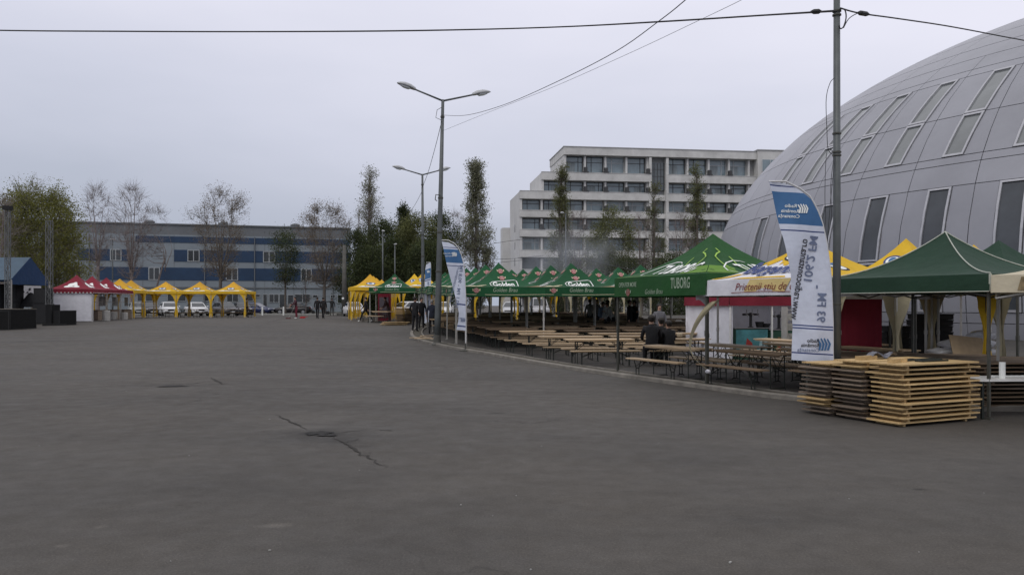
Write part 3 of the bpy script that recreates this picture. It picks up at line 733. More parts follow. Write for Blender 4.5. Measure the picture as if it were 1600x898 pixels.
def golden_decor(T, parent_c, parent_v):
    mb = MB()
    for i in (0, 1, 3):
        f = T.roof(i, 0.014); f2 = T.roof(i, 0.020); f3 = T.roof(i, 0.026); L, sl = f.L, f.sl
        # cream swoosh along the eave, rising in the lower corners
        def top(x): 
            u = abs(x)/(L/2); return 0.035+max(0, u-.42)**1.25*0.9*sl*0.62 if x < 0 else 0.035+max(0, u-.42)**1.1*0.52*sl*0.62
        N_ = 26
        for j in range(N_):
            xa, xb = -L/2+L*j/N_, -L/2+L*(j+1)/N_
            def lim(x): return max(0.0, (1-abs(x)/(L/2))*sl*0.985)
            ya, yb = min(top(xa), lim(xa)), min(top(xb), lim(xb))
            mb.add([f(xa, 0), f(xb, 0), f(xb, yb), f(xa, ya)], [(0, 1, 2, 3)], 3 if xb < 0.3*L else 4)
        for sg, k0 in ((-1, 0), (-1, .10), (-1, .2)):        # grain ears in the left corner
            mb.stroke([(sg*L*(.36-k0*.3), .06*sl+k0*.3), (sg*L*(.33-k0*.3), .14*sl+k0*.3), (sg*L*(.27-k0*.25), .2*sl+k0*.35)], 0.05, f2, 2)
        layered(f2, f3)
        stretch = lambda fn, y0, k: (lambda x, y: fn(x, y0+(y-y0)*k))
        for yc, rc in ((.79, .10), (.59, .11)):
            g2, g3 = stretch(f2, yc*sl, 1.3), stretch(f3, yc*sl, 1.3); layered(g2, g3); crest(mb, g2, 0.02, yc*sl, rc, 1, 0)
        mb.stroke([(-.50, .20*sl), (-.52, .34*sl), (-.40, .43*sl), (.48, .50*sl), (.56, .46*sl), (.54, .14*sl), (.47, .10*sl), (-.42, .10*sl)], 0.032, f2, 0, True)
        put_text(mb, "Golden", 0.0, .285*sl, .66, f2, 0, width=.84, bold=.028, shear=.06)
    mb.build('canopy_print', [print_white, print_red, cream_print, cream_print, tan_print], parent_c)
    mb = MB()
    for i in (0, 1, 3):
        f = T.val(i, 0.012); f2 = T.val(i, 0.018); h = f.h; layered(f, f2)
        put_text(mb, "Golden Brau", -.02, h*.66, .22, f, 5, width=.95, shear=.25, bold=.006)
        crest(mb, f, -.36*f.L, h*.62, .105, 1, 0)
        mb.stroke([(-f.L/2, h*.22), (0, h*.16), (f.L/2, h*.22)], .018, f, 2)
    mb.build('valance_print', [print_white, print_red, cream_print, cream_print, tan_print, print_pale], parent_v)

def golden_tent():
    t = thing('popup_tent', '', 'tent', (0, 0, 0), 0, 'green beer tents over the tables')
    T = Tent(3.0, 3.0, 1.98, 2.34, 3.34)
    c, v = T.canopy(golden_green, t); golden_decor(T, c, v); T.legs(alu, t); T.frame(alu, t)
    return t
GA = radians(11.5); GV = Vector((cos(GA), sin(GA), 0)); GU = Vector((-sin(GA), cos(GA), 0))
g0 = D(728.5, 30.3); g0.z = 0
GR = random.Random(31); proto = golden_tent(); first = True
side = ['leftmost', 'second from left', 'third from left', 'rightmost']
for i in range(4):
    for j in range(7):
        if i == 3 and j > 4: continue
        p = g0+GV*(3.02*i)+GU*(3.05*j); p.z = gz(p.y+1.4)
        lab = 'green beer tent with red crest, %s in the %s row from the kerb' % (side[i], ORD[j])
        if first: proto.location = p; proto.rotation_euler.z = GA; proto['label'] = lab; first = False; t_ = proto
        else: t_ = dup(proto, p, GA, lab)
        t_.rotation_euler = (GR.gauss(0, .005), GR.gauss(0, .005), GA+GR.gauss(0, .010)); t_.scale = (1, 1, 1+GR.gauss(0, .008))
        for q_, ch in enumerate([c_ for c_ in t_.children if c_.name.startswith('leg')]):
            if (j == 0 and i in (1, 2) and q_ in (0, 1)) or (j > 0 and (i*5+j*3+q_) % 7 == 0): ch.material_slots[0].link = 'OBJECT'; ch.material_slots[0].material = white_pole
dup(proto, D(578, 54), radians(2), 'green beer tent standing alone beside the yellow tents, behind the walking man')
dup(proto, D(657, 56), radians(4), 'green beer tent in the distance, just left of the street lamp post')

# bright green tent with the bottle print, seen corner-on
tb = thing('popup_tent', 'bright green tent with yellow-green bottle print and white lettering, corner towards the viewer', 'tent')
L_, N_ = D(965.5, 20.6), D(1104, 17.2); dx = (N_-L_); tw = dx.length; ta = math.atan2(dx.y, dx.x)
tb.location = (L_.x, L_.y, gz(18.5)); tb.rotation_euler.z = ta
T = Tent(tw, tw*0.85, 1.97, 2.44, 3.50, g=(.30, 2.1))
c, v = T.canopy(tub_green, tb, 10); T.legs(alu, tb, skip=(0, 1)); T.frame(alu, tb)
for k, (x, y) in enumerate(((0, 0), (T.w, 0))):
    mb = MB(); mb.box((x, y, 1.2), (.05, .05, 2.4)); mb.box((x, y, 1.15), (.065, .065, .12)); mb.box((x, y, .012), (.12, .12, .024)); mb.build('leg', darkpole, tb)
mb = MB()
for i in (0, 1):
    f = T.roof(i, .014); f2 = T.roof(i, .022); f3 = T.roof(i, .03); L, sl = f.L, f.sl; sg = 1 if i == 0 else -1
    # bottle shape straddling the hip: pale lime body, outlined neck and shoulders
    def hipx(q): return sg*L/2*(1-q/sl)
    ys_ = [.07+.30*k/8 for k in range(9)]
    edge = [(hipx(q*sl)-sg*L*(.16+.10*(1-((q-.07)/.30)**2)-.0), q*sl) for q in ys_]
    inn = [(hipx(q*sl)-sg*.005, q*sl) for q in ys_]
    for a in range(8):
        P = [f(*inn[a]), f(*edge[a]), f(*edge[a+1]), f(*inn[a+1])]; q = (0, 1, 2, 3) if sg < 0 else (3, 2, 1, 0)
        mb.add(P, [q], 1)
    nk = [(.76, .035), (.70, .075), (.66, .05), (.60, .04), (.52, .075), (.42, .12), (.34, .17), (.27, .225)]
    mb.stroke([(hipx(q*sl)-sg*w*L, q*sl) for q, w in nk], .035, f2, 2)
    sh = [(.62, .16), (.54, .2), (.44, .235), (.34, .30), (.22, .40), (.12, .5)]
    mb.stroke([(hipx(q*sl)-sg*w*L, q*sl) for q, w in sh], .03, f2, 2)
    mb.stroke([(hipx(q*sl)-sg*w*L, q*sl) for q, w in ((.20, .015), (.215, .035), (.20, .055), (.185, .035))], .02, f2, 3)
    xo = -.02*L if i == 0 else .05*L
    put_text(mb, "TUBORG", xo+.30, .27*sl, .90, f3, 0, width=1.50, shear=.0, bold=.012, spacing=1.06)
    mb.stroke([(xo+.0, .49*sl), (xo-.10, .53*sl), (xo-.30, .53*sl), (xo-.58, .46*sl), (xo-.84, .33*sl), (xo-.94, .19*sl), (xo-.84, .10*sl), (xo-.58, .075*sl)], [.012, .022, .03, .034, .034, .03, .022, .012], f2, 0)
    mb.stroke([(-L/2+.1, .02*sl), (-L*.2, .05*sl), (0, .03*sl)], .06, f, 1)
mb.build('canopy_print', [print_white, lime, M('yellow_green_print', (.30, .50, .08)), tub_green], c)
mb = MB()
for i in (0, 1):
    f = T.val(i, .012); f2 = T.val(i, .018); layered(f, f2); h = f.h
    put_text(mb, "TUBORG", .26*f.L, h*.58, .34, f, 0, width=.74, bold=.02)
    put_text(mb, "OPEN FOR MORE", -.33*f.L, h*.62, .16, f, 0, width=.84, bold=.012)
    put_text(mb, "Golden Brau", -.02*f.L, h*.22, .17, f, 2, width=.78, shear=.25)
    crest(mb, f, -.32*f.L, h*.22, .10, 1, 0)
mb.build('valance_print', [print_pale, print_maroon, print_pale], v)

# white and yellow tent along the kerb
bt = thing('popup_tent', 'white and yellow beer tent with navy and red lettering, partly behind the white flag', 'tent')
A_ = D(1106, 17.2); e = Vector((.40, -.917, 0))
B_ = D(1262, 15.0); e = (B_-A_); bw = e.length; ba = math.atan2(e.y, e.x)
bt.location = (A_.x, A_.y, 0); bt.rotation_euler.z = ba
T = Tent(bw, 3.4, 1.95, 2.28, 3.12, g=(.3, 1.9))
c, v = T.canopy([white_fab], bt, 10, white_fab); T.legs(darkpole, bt, r=.018); T.frame(alu, bt)
mb = MB()
rr = random.Random(4)
for i in (0, 1, 2, 3):
    f = T.roof(i, .013); f2 = T.roof(i, .02); f3 = T.roof(i, .027); f4 = T.roof(i, .034); L, sl = f.L, f.sl
    # yellow upper field with a ragged edge
    lo = [(-.5+.04*k, (.60 if i in (0, 3) else .10)+.08*rr.uniform(-1, 1)) for k in range(26)]
    for k in range(25):
        (u0, q0), (u1, q1) = lo[k], lo[k+1]
        for r_ in range(5):
            t0a, t0b = q0+(.995-q0)*r_/5, q0+(.995-q0)*(r_+1)/5; t1a, t1b = q1+(.995-q1)*r_/5, q1+(.995-q1)*(r_+1)/5
            mb.add([f(u0*L*(1-t0a), t0a*sl), f(u1*L*(1-t1a), t1a*sl), f(u1*L*(1-t1b), t1b*sl), f(u0*L*(1-t0b), t0b*sl)], [(0, 1, 2, 3)], 0)
    mb.poly([(-.25*L, .05*sl), (-.1*L, .03*sl), (.1*L, .06*sl), (.28*L, .04*sl), (.22*L, .15*sl), (.05*L, .17*sl), (-.16*L, .14*sl)], f, 0)
    mb.poly([(-.46*L, .06*sl), (-.40*L, .05*sl), (-.32*L, .15*sl), (-.25*L, .30*sl), (-.31*L, .28*sl), (-.38*L, .16*sl)], f, 0)
    if i in (0, 3): put_text(mb, "Bergenbier", .02*L, .42*sl, .85, f3, 1, width=1.55, bold=.03, spacing=1.08)
    # eye-like oval emblem
    if i == 1:
        mb.poly(ell(-.03*L, .50*sl, .36, .14, 20, -.35), f2, 4); mb.poly(ell(-.035*L, .505*sl, .30, .10, 20, -.35), f3, 3); mb.poly([(-.3, .52*sl), (-.05, .58*sl), (.05, .53*sl), (-.1, .50*sl)], f4, 2)
    else:
        mb.poly(ell(.01*L, .70*sl, .24, .13), f2, 4); mb.poly(ell(.01*L, .70*sl, .19, .09), f3, 3); mb.poly(ell(.0*L, .70*sl, .10, .06), f4, 2)
mb.build('canopy_print', [yellow_fab, print_navy, print_blue, print_white, print_dark], c)
mb = MB()
for i in (0, 1):
    f = T.val(i, .012); mb.poly([(-.08*f.L, f.h*.25), (.3*f.L, f.h*.2), (.36*f.L, f.h*.98), (-.02*f.L, f.h*.98)], f, 0)
    f2 = T.val(i, .017); put_text(mb, "Prietenii stiu de ce", .12*f.L, f.h*.52, .21, f2, 1, width=1.55, shear=.35)
    mb.stroke([(-.2*f.L, f.h*.18), (.1*f.L, f.h*.24), (.35*f.L, f.h*.2)], .014, f2, 1)
mb.build('valance_print', [M('pale_yellow_print', (.66, .52, .22)), print_maroon], v)

# plain dark green tent, nearest on the right
dg_ = thing('popup_tent', 'plain dark green tent with pale piping, nearest on the right behind the stacked boards', 'tent')
th_ = radians(28); d1, d2 = Vector((-sin(th_), cos(th_), 0)), Vector((cos(th_), sin(th_), 0))
R_ = D(1545, 12.3); dw = 3.1; NL = R_+d1*3.2
dg_.location = (NL.x, NL.y, 0); dg_.rotation_euler.z = math.atan2(-d1.y, -d1.x)
T = Tent(3.2, 2.7, 1.965, 2.235, 3.06, g=(.15, 2.1))
c, v = T.canopy(dark_green, dg_, 12); T.legs(darkpole, dg_, r=.02); T.frame(darkpole, dg_)
mb = MB()
cs = [Vector((-.06, -.06, 0)), Vector((T.w+.06, -.06, 0)), Vector((T.w+.06, T.d+.06, 0)), Vector((-.06, T.d+.06, 0))]
for i in range(4):
    f = T.roof(i); pts = [f(f.L/2*(1-t), t*f.sl)+Vector((0, 0, .012)) for t in [k/14 for k in range(15)]]; mb.tube(pts, .011, 5)
    mb.bar(cs[i]+Vector((0, 0, T.zt)), cs[i]+Vector((0, 0, T.zb)), .03, .03)
    fv = T.val(i, .006); mb.tube([fv((u/10-.5)*fv.L, 0) for u in range(11)], .008, 4)
mb.build('piping', M('pale_piping', (.42, .44, .38), .7), c)
wl = MB(); a = T.val(2); 
for k in range(6):                                            # looped fabric under the back edge
    pass

# dark green tent behind it, cream tent at the right edge, two yellow tents at the dome's foot
d2_ = thing('popup_tent', 'plain dark green tent cut by the right picture edge, behind the cream awning', 'tent')
q = D(1590, 15.8); d2_.location = (q.x, q.y, 0); d2_.rotation_euler.z = radians(22)
T2 = Tent(3.1, 3.1, 2.0, 2.26, 3.2); c, v = T2.canopy(dark_green, d2_, 10); T2.legs(darkpole, d2_, r=.02); T2.frame(darkpole, d2_)
ct = thing('popup_tent', 'cream tent with small brown picture on its valance, at the right picture edge', 'tent')
q = D(1556, 11.9); ct.location = (q.x, q.y, 0); ct.rotation_euler.z = radians(-32)
T3 = Tent(3.0, 2.2, 1.94, 2.20, 2.95); c, v = T3.canopy(cream_fab, ct, 10); T3.legs(alu, ct, skip=(0,)); T3.frame(alu, ct)
mb = MB(); f = T3.val(0, .012); mb.poly([(-.5*f.L+.33, .03), (-.5*f.L+.78, .03), (-.5*f.L+.78, .22), (-.5*f.L+.38, .23)], f, 0); mb.poly([(-.5*f.L+.42, .04), (-.5*f.L+.62, .04), (-.5*f.L+.70, .18), (-.5*f.L+.5, .20)], T3.val(0, .017), 1)
mb.build('valance_print', [M('brown_print', (.20, .15, .08), .8, .5, 9), M('green_picture_print', (.10, .12, .05), .8, .5, 12)], v)
def yellow_tent(label, loc, rz, w=3.0, zb=2.1, zt=2.35, zp=3.25, group=None, fab=None, coverw=.42, which=(0, 1, 2, 3), amber=True, coverfab=None):
    t = thing('popup_tent', label, 'tent', loc, rz, group); T = Tent(w, w, zb, zt, zp); fab = fab or yellow_fab
    c, v = T.canopy(fab, t); T.legs(alu, t); T.frame(alu, t); T.covers(coverfab or yellow_fab, t, coverw, which=which)
    mb = MB(); r = random.Random(8)
    for i in range(4):
        f, f2, f3, f4 = [T.roof(i, o) for o in (.013, .02, .027, .034)]; L, sl = f.L, f.sl
        if amber:
            for k in range(12):
                u0, u1 = -.5+k/12, -.5+(k+1)/12; a0, a1 = .42+.12*((k*7) % 5)/5, .42+.12*((k*7+7) % 5)/5
                for s_ in range(4):
                    b0, b1, c0, c1 = a0+(.99-a0)*s_/4, a0+(.99-a0)*(s_+1)/4, a1+(.99-a1)*s_/4, a1+(.99-a1)*(s_+1)/4
                    mb.add([f(u0*L*(1-b0), b0*sl), f(u1*L*(1-c0), c0*sl), f(u1*L*(1-c1), c1*sl), f(u0*L*(1-b1), b1*sl)], [(0, 1, 2, 3)], 0)
        mb.poly([(-.32*L, .08*sl), (-.1*L, .06*sl), (.1*L, .09*sl), (.32*L, .07*sl), (.26*L, .24*sl), (.05*L, .22*sl), (-.2*L, .27*sl)], f, 1)
        ye = .50 if amber else .66; ex = 0 if amber else -.08
        if not amber: mb.poly([(-.30, .55*sl), (-.1, .52*sl), (.12, .56*sl), (.3, .53*sl), (.24, .61*sl), (0, .58*sl), (-.2, .62*sl)], f, 1)
        mb.poly(ell(ex, ye*sl, .34 if amber else .26, .19), f2, 2); mb.poly(ell(ex, ye*sl, .27 if amber else .20, .14), f3, 1); mb.poly(ell(ex-.02, ye*sl+.02, .15 if amber else .11, .10), f4, 3)
        put_text(mb, "Bergenbier", 0, .27*sl, .30, f2, 2, width=1.0, bold=.02, shear=.2)
    mb.build('canopy_print', [orange_fab, print_white, print_navy, print_blue], c)
    return t
yellow_tent('yellow tent with blue and white eye emblem at the foot of the dome, left one', D(1466, 19.4), radians(38), 3.0, 2.1, 2.4, 3.55, 'yellow tents by the dome', amber=False, which=())
yellow_tent('yellow tent whose tip shows right of the plain dark green peak', D(1545, 22.6), radians(25), 3.0, 2.1, 2.4, 3.62, 'yellow tents by the dome', amber=False, which=())

# ------------------------------------------------------------------ left stalls: red tents, then yellow tents
def red_tent(label, loc, rz, wall=False):
    t = thing('popup_tent', label, 'tent', loc, rz, 'red tents on the left'); T = Tent(3.0, 3.0, 1.98, 2.26, 3.3)
    c, v = T.canopy(red_fab, t); T.legs(alu, t); T.frame(alu, t)
    mb = MB(); r = random.Random(3)
    for i in range(4):
        f, f2 = T.roof(i, .013), T.roof(i, .02); sl = f.sl
        mb.poly(ell(0, .50*sl, .32, .26, 14), f, 0); mb.poly(ell(-.26, .40*sl, .26, .14, 12, .3), f, 0); mb.poly(ell(.28, .40*sl, .24, .13, 12, -.3), f, 0); mb.poly(ell(.1, .62*sl, .14, .12, 12, .5), f, 0)
        mb.poly(ell(.02, .47*sl, .13, .07, 12), f2, 1)
        fv = T.val(i, .012)
        for k in range(13):
            x = -.46*fv.L+.92*fv.L*k/12; mb.poly([(x-.05, .0), (x+.05, .0), (x+.05, .05), (x-.05, .05)], fv, 0)
    mb.build('canopy_print', [print_white, red_fab], c)
    if wall:
        T.wall(0, white_fab, t); T.wall(3, white_fab, t)
    return t
r0 = D(71, 55.2)
RU = Vector((-sin(radians(10)), cos(radians(10)), 0))
for k in range(3):
    lab = ['dark red tent with white emblem and a closed white front wall', 'dark red open tent directly behind the one with the white wall', 'last dark red tent of the line, next to the yellow tents'][k]
    p = r0+RU*3.25*k; p.z = gz(p.y+1.5); red_tent(lab, p, radians(10), k == 0)
for k in range(2):
    p = r0+RU*(9.9+3.2*k); p.z = gz(p.y)
    yellow_tent(['yellow tent right behind the last red tent', 'yellow tent at the corner where the line of stalls turns'][k], p, radians(10), 3.0, 2.1, 2.35, 3.3, 'yellow tents on the left')
y0 = D(222, 71.5)
for k in range(3):
    p = y0+Vector((3.06*k, .1*k, 0)); p.z = gz(p.y)
    yellow_tent(['left one of the three open yellow tents in front of the parked cars', 'middle one of the three open yellow tents in front of the parked cars', 'right one of the three open yellow tents in front of the parked cars'][k], p, radians(1.5), 3.0, 2.12, 2.36, 3.25, 'yellow tents on the left', coverw=.6)
# yellow tents behind the lone green tent
for k, (px, d, lab) in enumerate(((548, 58.5, 'yellow and white tent at the left end, left of the lone green tent'), (555, 62.5, 'second yellow tent behind the lone green tent'), (562, 67, 'third yellow tent behind the lone green tent'), (572, 71.5, 'rearmost yellow tent behind the lone green tent'))):
    yellow_tent(lab, D(px, d), radians(14), 3.0, 2.2, 2.45, 3.45, 'yellow tents at the back of the yard')
for k, (px, d) in enumerate(((618, 63), (630, 60))):
    yellow_tent(['small looking yellow peak between the green tents, left one', 'yellow peak with eye emblem just left of the street lamp'][k], D(px, d), radians(8), 3.0, 2.3, 2.55, 3.65, 'yellow tents at the back of the yard', amber=False)
for k in range(7):
    p = D(700+k*42, 55.5+.25*k); t_ = yellow_tent('yellow tent with pale leg curtains in the row behind the green tents', p, radians(4), 3.0, 2.0, 2.2, 2.95, 'yellow tents behind the green rows', fab=yellow_fab if k % 2 else cream_fab, amber=False, coverw=.55, coverfab=yellow_fab if k % 3 == 1 else drape_fab)
# red-valanced drinks stall with white walls, and red-walled stall
rs = thing('popup_tent', 'drinks stall tent with red valance and white walls behind the beer tables', 'tent')
q = D(1141, 25.0); rs.location = (q.x, q.y, gz(26)); rs.rotation_euler.z = radians(14)
T = Tent(3.2, 3.0, 1.72, 2.06, 2.75); T.canopy(white_fab, rs, valmat=red_fab); T.legs(white_pole, rs); T.wall(2, white_fab, rs); T.wall(3, white_fab, rs); T.wall(1, white_fab, rs)
mb = MB(); mb.box((1.45, -.02, 1.0), (.045, .045, 2.0)); mb.build('leg', white_pole, rs)
rw = thing('popup_tent', 'beige canopied stall with a red side wall behind the white flag pole', 'tent')
q = D(1312, 19.2); rw.location = (q.x, q.y, 0); rw.rotation_euler.z = radians(6)
T = Tent(2.2, 2.2, 1.9, 2.1, 2.75); T.canopy(white_fab, rw); T.legs(white_pole, rw); T.wall(0, red_fab, rw, x0=-.05, x1=.50)
be = thing('popup_tent', 'beige tent with tied leg curtains, behind the plain dark green tent', 'tent')
q = D(1400, 17.3); be.location = (q.x, q.y, 0); be.rotation_euler.z = radians(14)
T = Tent(2.7, 2.0, 2.02, 2.22, 2.8); T.canopy(drape_fab, be); T.legs(white_pole, be); T.covers(drape_fab, be, .5, .25, pinch=.55)
b2 = thing('popup_tent', 'beige tent with yellow and beige leg curtains at the far right', 'tent')
q = D(1542, 17.2); b2.location = (q.x, q.y, 0); b2.rotation_euler.z = radians(14)
T = Tent(3.0, 2.6, 2.02, 2.22, 2.9); T.canopy(drape_fab, b2); T.legs(darkpole, b2); T.covers(yellow_fab, b2, .32, .35, which=(0,), pinch=.5); T.covers(drape_fab, b2, .4, .2, which=(1, 2, 3), pinch=.55)
# ------------------------------------------------------------------ beer tables and benches
TL = 2.0
def legset(x, h, wd, kind):                                  # folding steel leg: two posts, a foot bar, a brace
    mb = MB(); r = .013
    hw = wd*.36
    if kind == 'bench':
        for sg in (-1, 1): mb.tube([(x, sg*hw*.45, .02), (x, sg*hw*.45, h*.52), (x, sg*hw*1.05, h-.01)], r, 5)
        mb.tube([(x, -hw*.45, h*.52), (x, hw*.45, h*.52)], r*.8, 4); mb.tube([(x, -hw*1.1, .014), (x, -hw*.45, .03), (x, hw*.45, .03), (x, hw*1.1, .014)], r, 5)
    else:
        for sg in (-1, 1): mb.tube([(x, sg*hw, .02), (x, sg*hw, h-.01)], r, 5); mb.tube([(x, sg*hw, h*.48), (x, -sg*hw*.1, h*.62), (x, -sg*hw*.9, h*.96)], r*.8, 4)
        mb.tube([(x, -hw*1.2, .014), (x, -hw, .035), (x, hw, .035), (x, hw*1.2, .014)], r, 5)
    s = -1 if x > 0 else 1
    for sg in (-1, 1): mb.tube([(x, sg*hw*.8, h*.62), (x+s*.32, sg*hw*.8, h-.015)], r*.7, 4)
    return mb
def make_table(wood):
    t = thing('beer_table', '', 'table', (0, 0, 0), 0, 'folding beer tables under the tents'); h = .755; w = .52
    mb = MB(); mb.box((0, 0, h-.014), (TL, w, .028))
    for sg in (-1, 1): mb.box((0, sg*(w/2-.03), h-.045), (TL-.1, .022, .034))
    mb.build('tabletop', wood, t)
    for x in (-TL*.33, TL*.33): legset(x, h-.03, w, 'table').build('leg', iron, t)
    return t
def make_bench(wood):
    t = thing('beer_bench', '', 'bench', (0, 0, 0), 0, 'folding beer benches under the tents'); h = .455; w = .25
    mb = MB(); mb.box((0, 0, h-.014), (TL, w, .028)); mb.box((0, 0, h-.04), (TL-.2, .06, .024)); mb.build('seat', wood, t)
    for x in (-TL*.34, TL*.34): legset(x, h-.03, w, 'bench').build('leg', iron, t)
    return t
PT = [make_table(wood_top), make_table(wood_old)]; PB = [make_bench(wood_top), make_bench(wood_old)]
USED = set()
def place(protos, k, loc, rz, label, group=None):
    p = protos[k]
    if id(p) not in USED:
        USED.add(id(p)); p.location = loc; p.rotation_euler = (0, 0, rz); p['label'] = label
        if group: p['group'] = group
        return p
    return dup(p, loc, rz, label, group)
TR = random.Random(11)
def kerbx(y):
    P = [(12.4*1.129, 5.1), (14.8*1.129, 4.05), (17.1*1.129, 2.55), (23, 1.05), (30, -1.2), (35.5, -2.95), (41, -5.0)]
    for (a, b), (c, d) in zip(P, P[1:]):
        if y <= c: return b+(d-b)*(y-a)/(c-a)
    return P[-1][1]
COLN = ['leftmost', 'second from the left', 'third from the left', 'fourth from the left', 'fifth from the left', 'sixth from the left']
rows = 17
for r in range(rows):
    y0_ = 23.1+1.95*r if r < 4 else 30.9+1.58*(r-4)
    ra = radians(5 if r < 3 else 10)
    x0 = max(kerbx(y0_)+.5, -4.2)
    ncol = 6 if r < 10 else 5
    for c_ in range(ncol):
        x = x0+TL/2+c_*2.28+TR.uniform(-.1, .1); y = y0_+c_*2.28*math.tan(ra)+TR.uniform(-.08, .08)
        if c_ >= 2 and y < 22.6: continue
        if x/y > .40 or (x/y > .25 and y < 28): continue
        a = ra+TR.uniform(-.02, .02); n = Vector((-sin(a), cos(a), 0)); p = Vector((x, y, 0)); kd = 0 if TR.random() < (.85 if r < 3 else .22) else 1  # rear rows mostly get the dark boards, painting in the tent shade
        p.z = gz(y)+.03
        if r < 5:
            where = '%s table in the %s row' % (COLN[c_], ORD[r])
            lt, ln_, lf = 'wooden beer %s back from the kerb' % where, 'wooden bench before the '+where, 'wooden bench behind the '+where
            gt, gb = None, None
        else:
            lt, ln_, lf = 'wooden beer table deep in the shade under the rear green tents', 'wooden beer bench deep in the shade under the rear green tents', 'wooden beer bench deep in the shade under the rear green tents'
            gt, gb = 'beer tables deep under the rear tents', 'beer benches deep under the rear tents'
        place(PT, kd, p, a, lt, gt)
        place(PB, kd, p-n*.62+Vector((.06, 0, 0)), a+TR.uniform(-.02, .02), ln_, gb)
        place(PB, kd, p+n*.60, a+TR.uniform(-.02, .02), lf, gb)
# sets under the bright green and white tents, turned with them
ea = ta
def kset(px, py, h, name):                                   # left end of a seat/top seen at a pixel
    d = (CH-h)*F/(py-YH); return Vector(((px-800)/F*d, d, 0))
ed = Vector((cos(ta), sin(ta), 0)); en = Vector((-sin(ta), cos(ta), 0))
b0 = kset(987, 560, .455, 'b'); base0 = b0+ed*TL/2
k = 0
for (s, n_, lab) in ((0, 0, 'nearest the kerb under the bright green tent'), (0, 1.75, 'second from the kerb under the bright green tent'), (0.15, 3.5, 'third from the kerb under the bright green tent'), (2.3, .35, 'nearest the kerb under the white and yellow tent'), (2.35, 2.1, 'second from the kerb under the white and yellow tent'), (2.3, 3.8, 'third from the kerb under the white and yellow tent'), (4.4, 1.0, 'behind the white flag'), (4.4, 2.7, 'farther behind the white flag, near the red wall'), (-2.0, 5.0, 'at the back corner of the bright green tent'), (0.3, 5.3, 'fourth from the kerb under the bright green tent')):
    p = base0+ed*s+en*n_+Vector((0, 0, .03)); a = ta+TR.uniform(-.05, .05)
    t = p+en*.62; w = 1 if k in (3, 6, 7) else 0; k += 1
    place(PT, w, t, a, 'wooden beer table '+lab); place(PB, w, p, a+TR.uniform(-.03, .03), 'wooden bench kerb side of table '+lab); place(PB, w, t+en*.64, a+TR.uniform(-.03, .03), 'wooden bench far side of table '+lab)
# tables under the left yellow stalls
for k in range(6):
    p = y0+Vector((.9+1.55*k-.2, 1.0+.9*(k % 2), 0)); p.z = gz(p.y)
    dup(PT[1], p, radians(2+4*(k % 3)), 'brown beer table under the yellow tents in front of the parked cars', 'beer tables by the parked cars')
    dup(PB[1], p+Vector((0, -.7, 0)), radians(2), 'brown beer bench under the yellow tents in front of the parked cars', 'beer benches by the parked cars')
# tables and crates in the lone green tent
for k, (px, py, a) in enumerate(((588, 503, -.55), (598, 506, -.5))):
    p = D(px, 55.5-1.3*k); dup(PT[0], p, a-.35, ['pale table under the lone green tent, rear one', 'pale table under the lone green tent, front one'][k], 'tables in the lone green tent')
    dup(PB[0], p+Vector((-.5, -.5, 0)), a-.35, ['pale bench under the lone green tent, rear one', 'pale bench under the lone green tent, front one'][k], 'benches in the lone green tent')

# ------------------------------------------------------------------ stacks of folded tables by the kerb
def make_board(wood, L, w):
    t = thing('folded_table', '', 'folded table', (0, 0, 0), 0, 'folded tables stacked by the kerb')
    mb = MB(); mb.box((0, 0, .058), (L, w, .022)); 
    for x in (-.5, -.17, .17, .5): mb.box((x*L*.7, 0, .0475), (.003, w*.98, .003))
    mb.build('board', wood, t)
    for x in (-L*.40, L*.40): mb = MB(); mb.box((x, 0, .0225), (.045, w-.10, .043)); mb.build('batten', wood, t)
    for x in (-L*.30, L*.30):
        mb = MB(); sg = 1 if x < 0 else -1
        for y in (-w*.3, w*.3): mb.tube([(x, y, .03), (x+sg*.5, y, .026)], .011, 5)
        mb.tube([(x+sg*.5, -w*.3, .026), (x+sg*.5, w*.3, .026)], .011, 5)
        mb.build('folded_leg', iron, t)
    return t
SLn, SWd = 1.66, .58
PBd = [make_board(wood_new, SLn, SWd), make_board(wood_grey, SLn, SWd), make_board(wood_old, SLn, SWd)]
c0 = G(1409, 668); c1 = G(1533, 657); sd = (c1-c0).normalized(); sa = math.atan2(sd.y, sd.x); sn = Vector((-sd.y, sd.x, 0))
SR_ = random.Random(21)
HP = .0695
def lay(cx, k, z, kind, rot, label): place(PBd, kind, Vector((cx.x, cx.y, z)), sa+rot, label)
for s_, (nm, cnt, shift) in enumerate((('nearest', 13, 0), ('middle', 13, 1), ('left', 12, 2))):
    ctr = c0+sd*SLn/2+sn*(SWd/2+shift*(SWd+.05))-sd*(.06*shift)
    for k in range(cnt):
        kind = 0 if s_ == 0 else (0 if k >= cnt-2 else (1 if SR_.random() < .75 else 2)) if s_ == 1 else (2 if k in (2, 3) else (0 if k == cnt-1 else 1))
        if s_ == 2 and k in (2, 3): kind = 0
        j = sd*SR_.uniform(-.06, .06)+sn*SR_.uniform(-.035, .035)
        if s_ == 0 and k == 4: j = -sd*.02-sn*.07
        lay(ctr+j, k, gz(ctr.y)+.001+k*HP, kind, SR_.uniform(-.026, .026), '%s folded table, %s from the bottom of the %s stack' % (('pale', 'weathered grey', 'brown')[kind], ORD[k], nm))
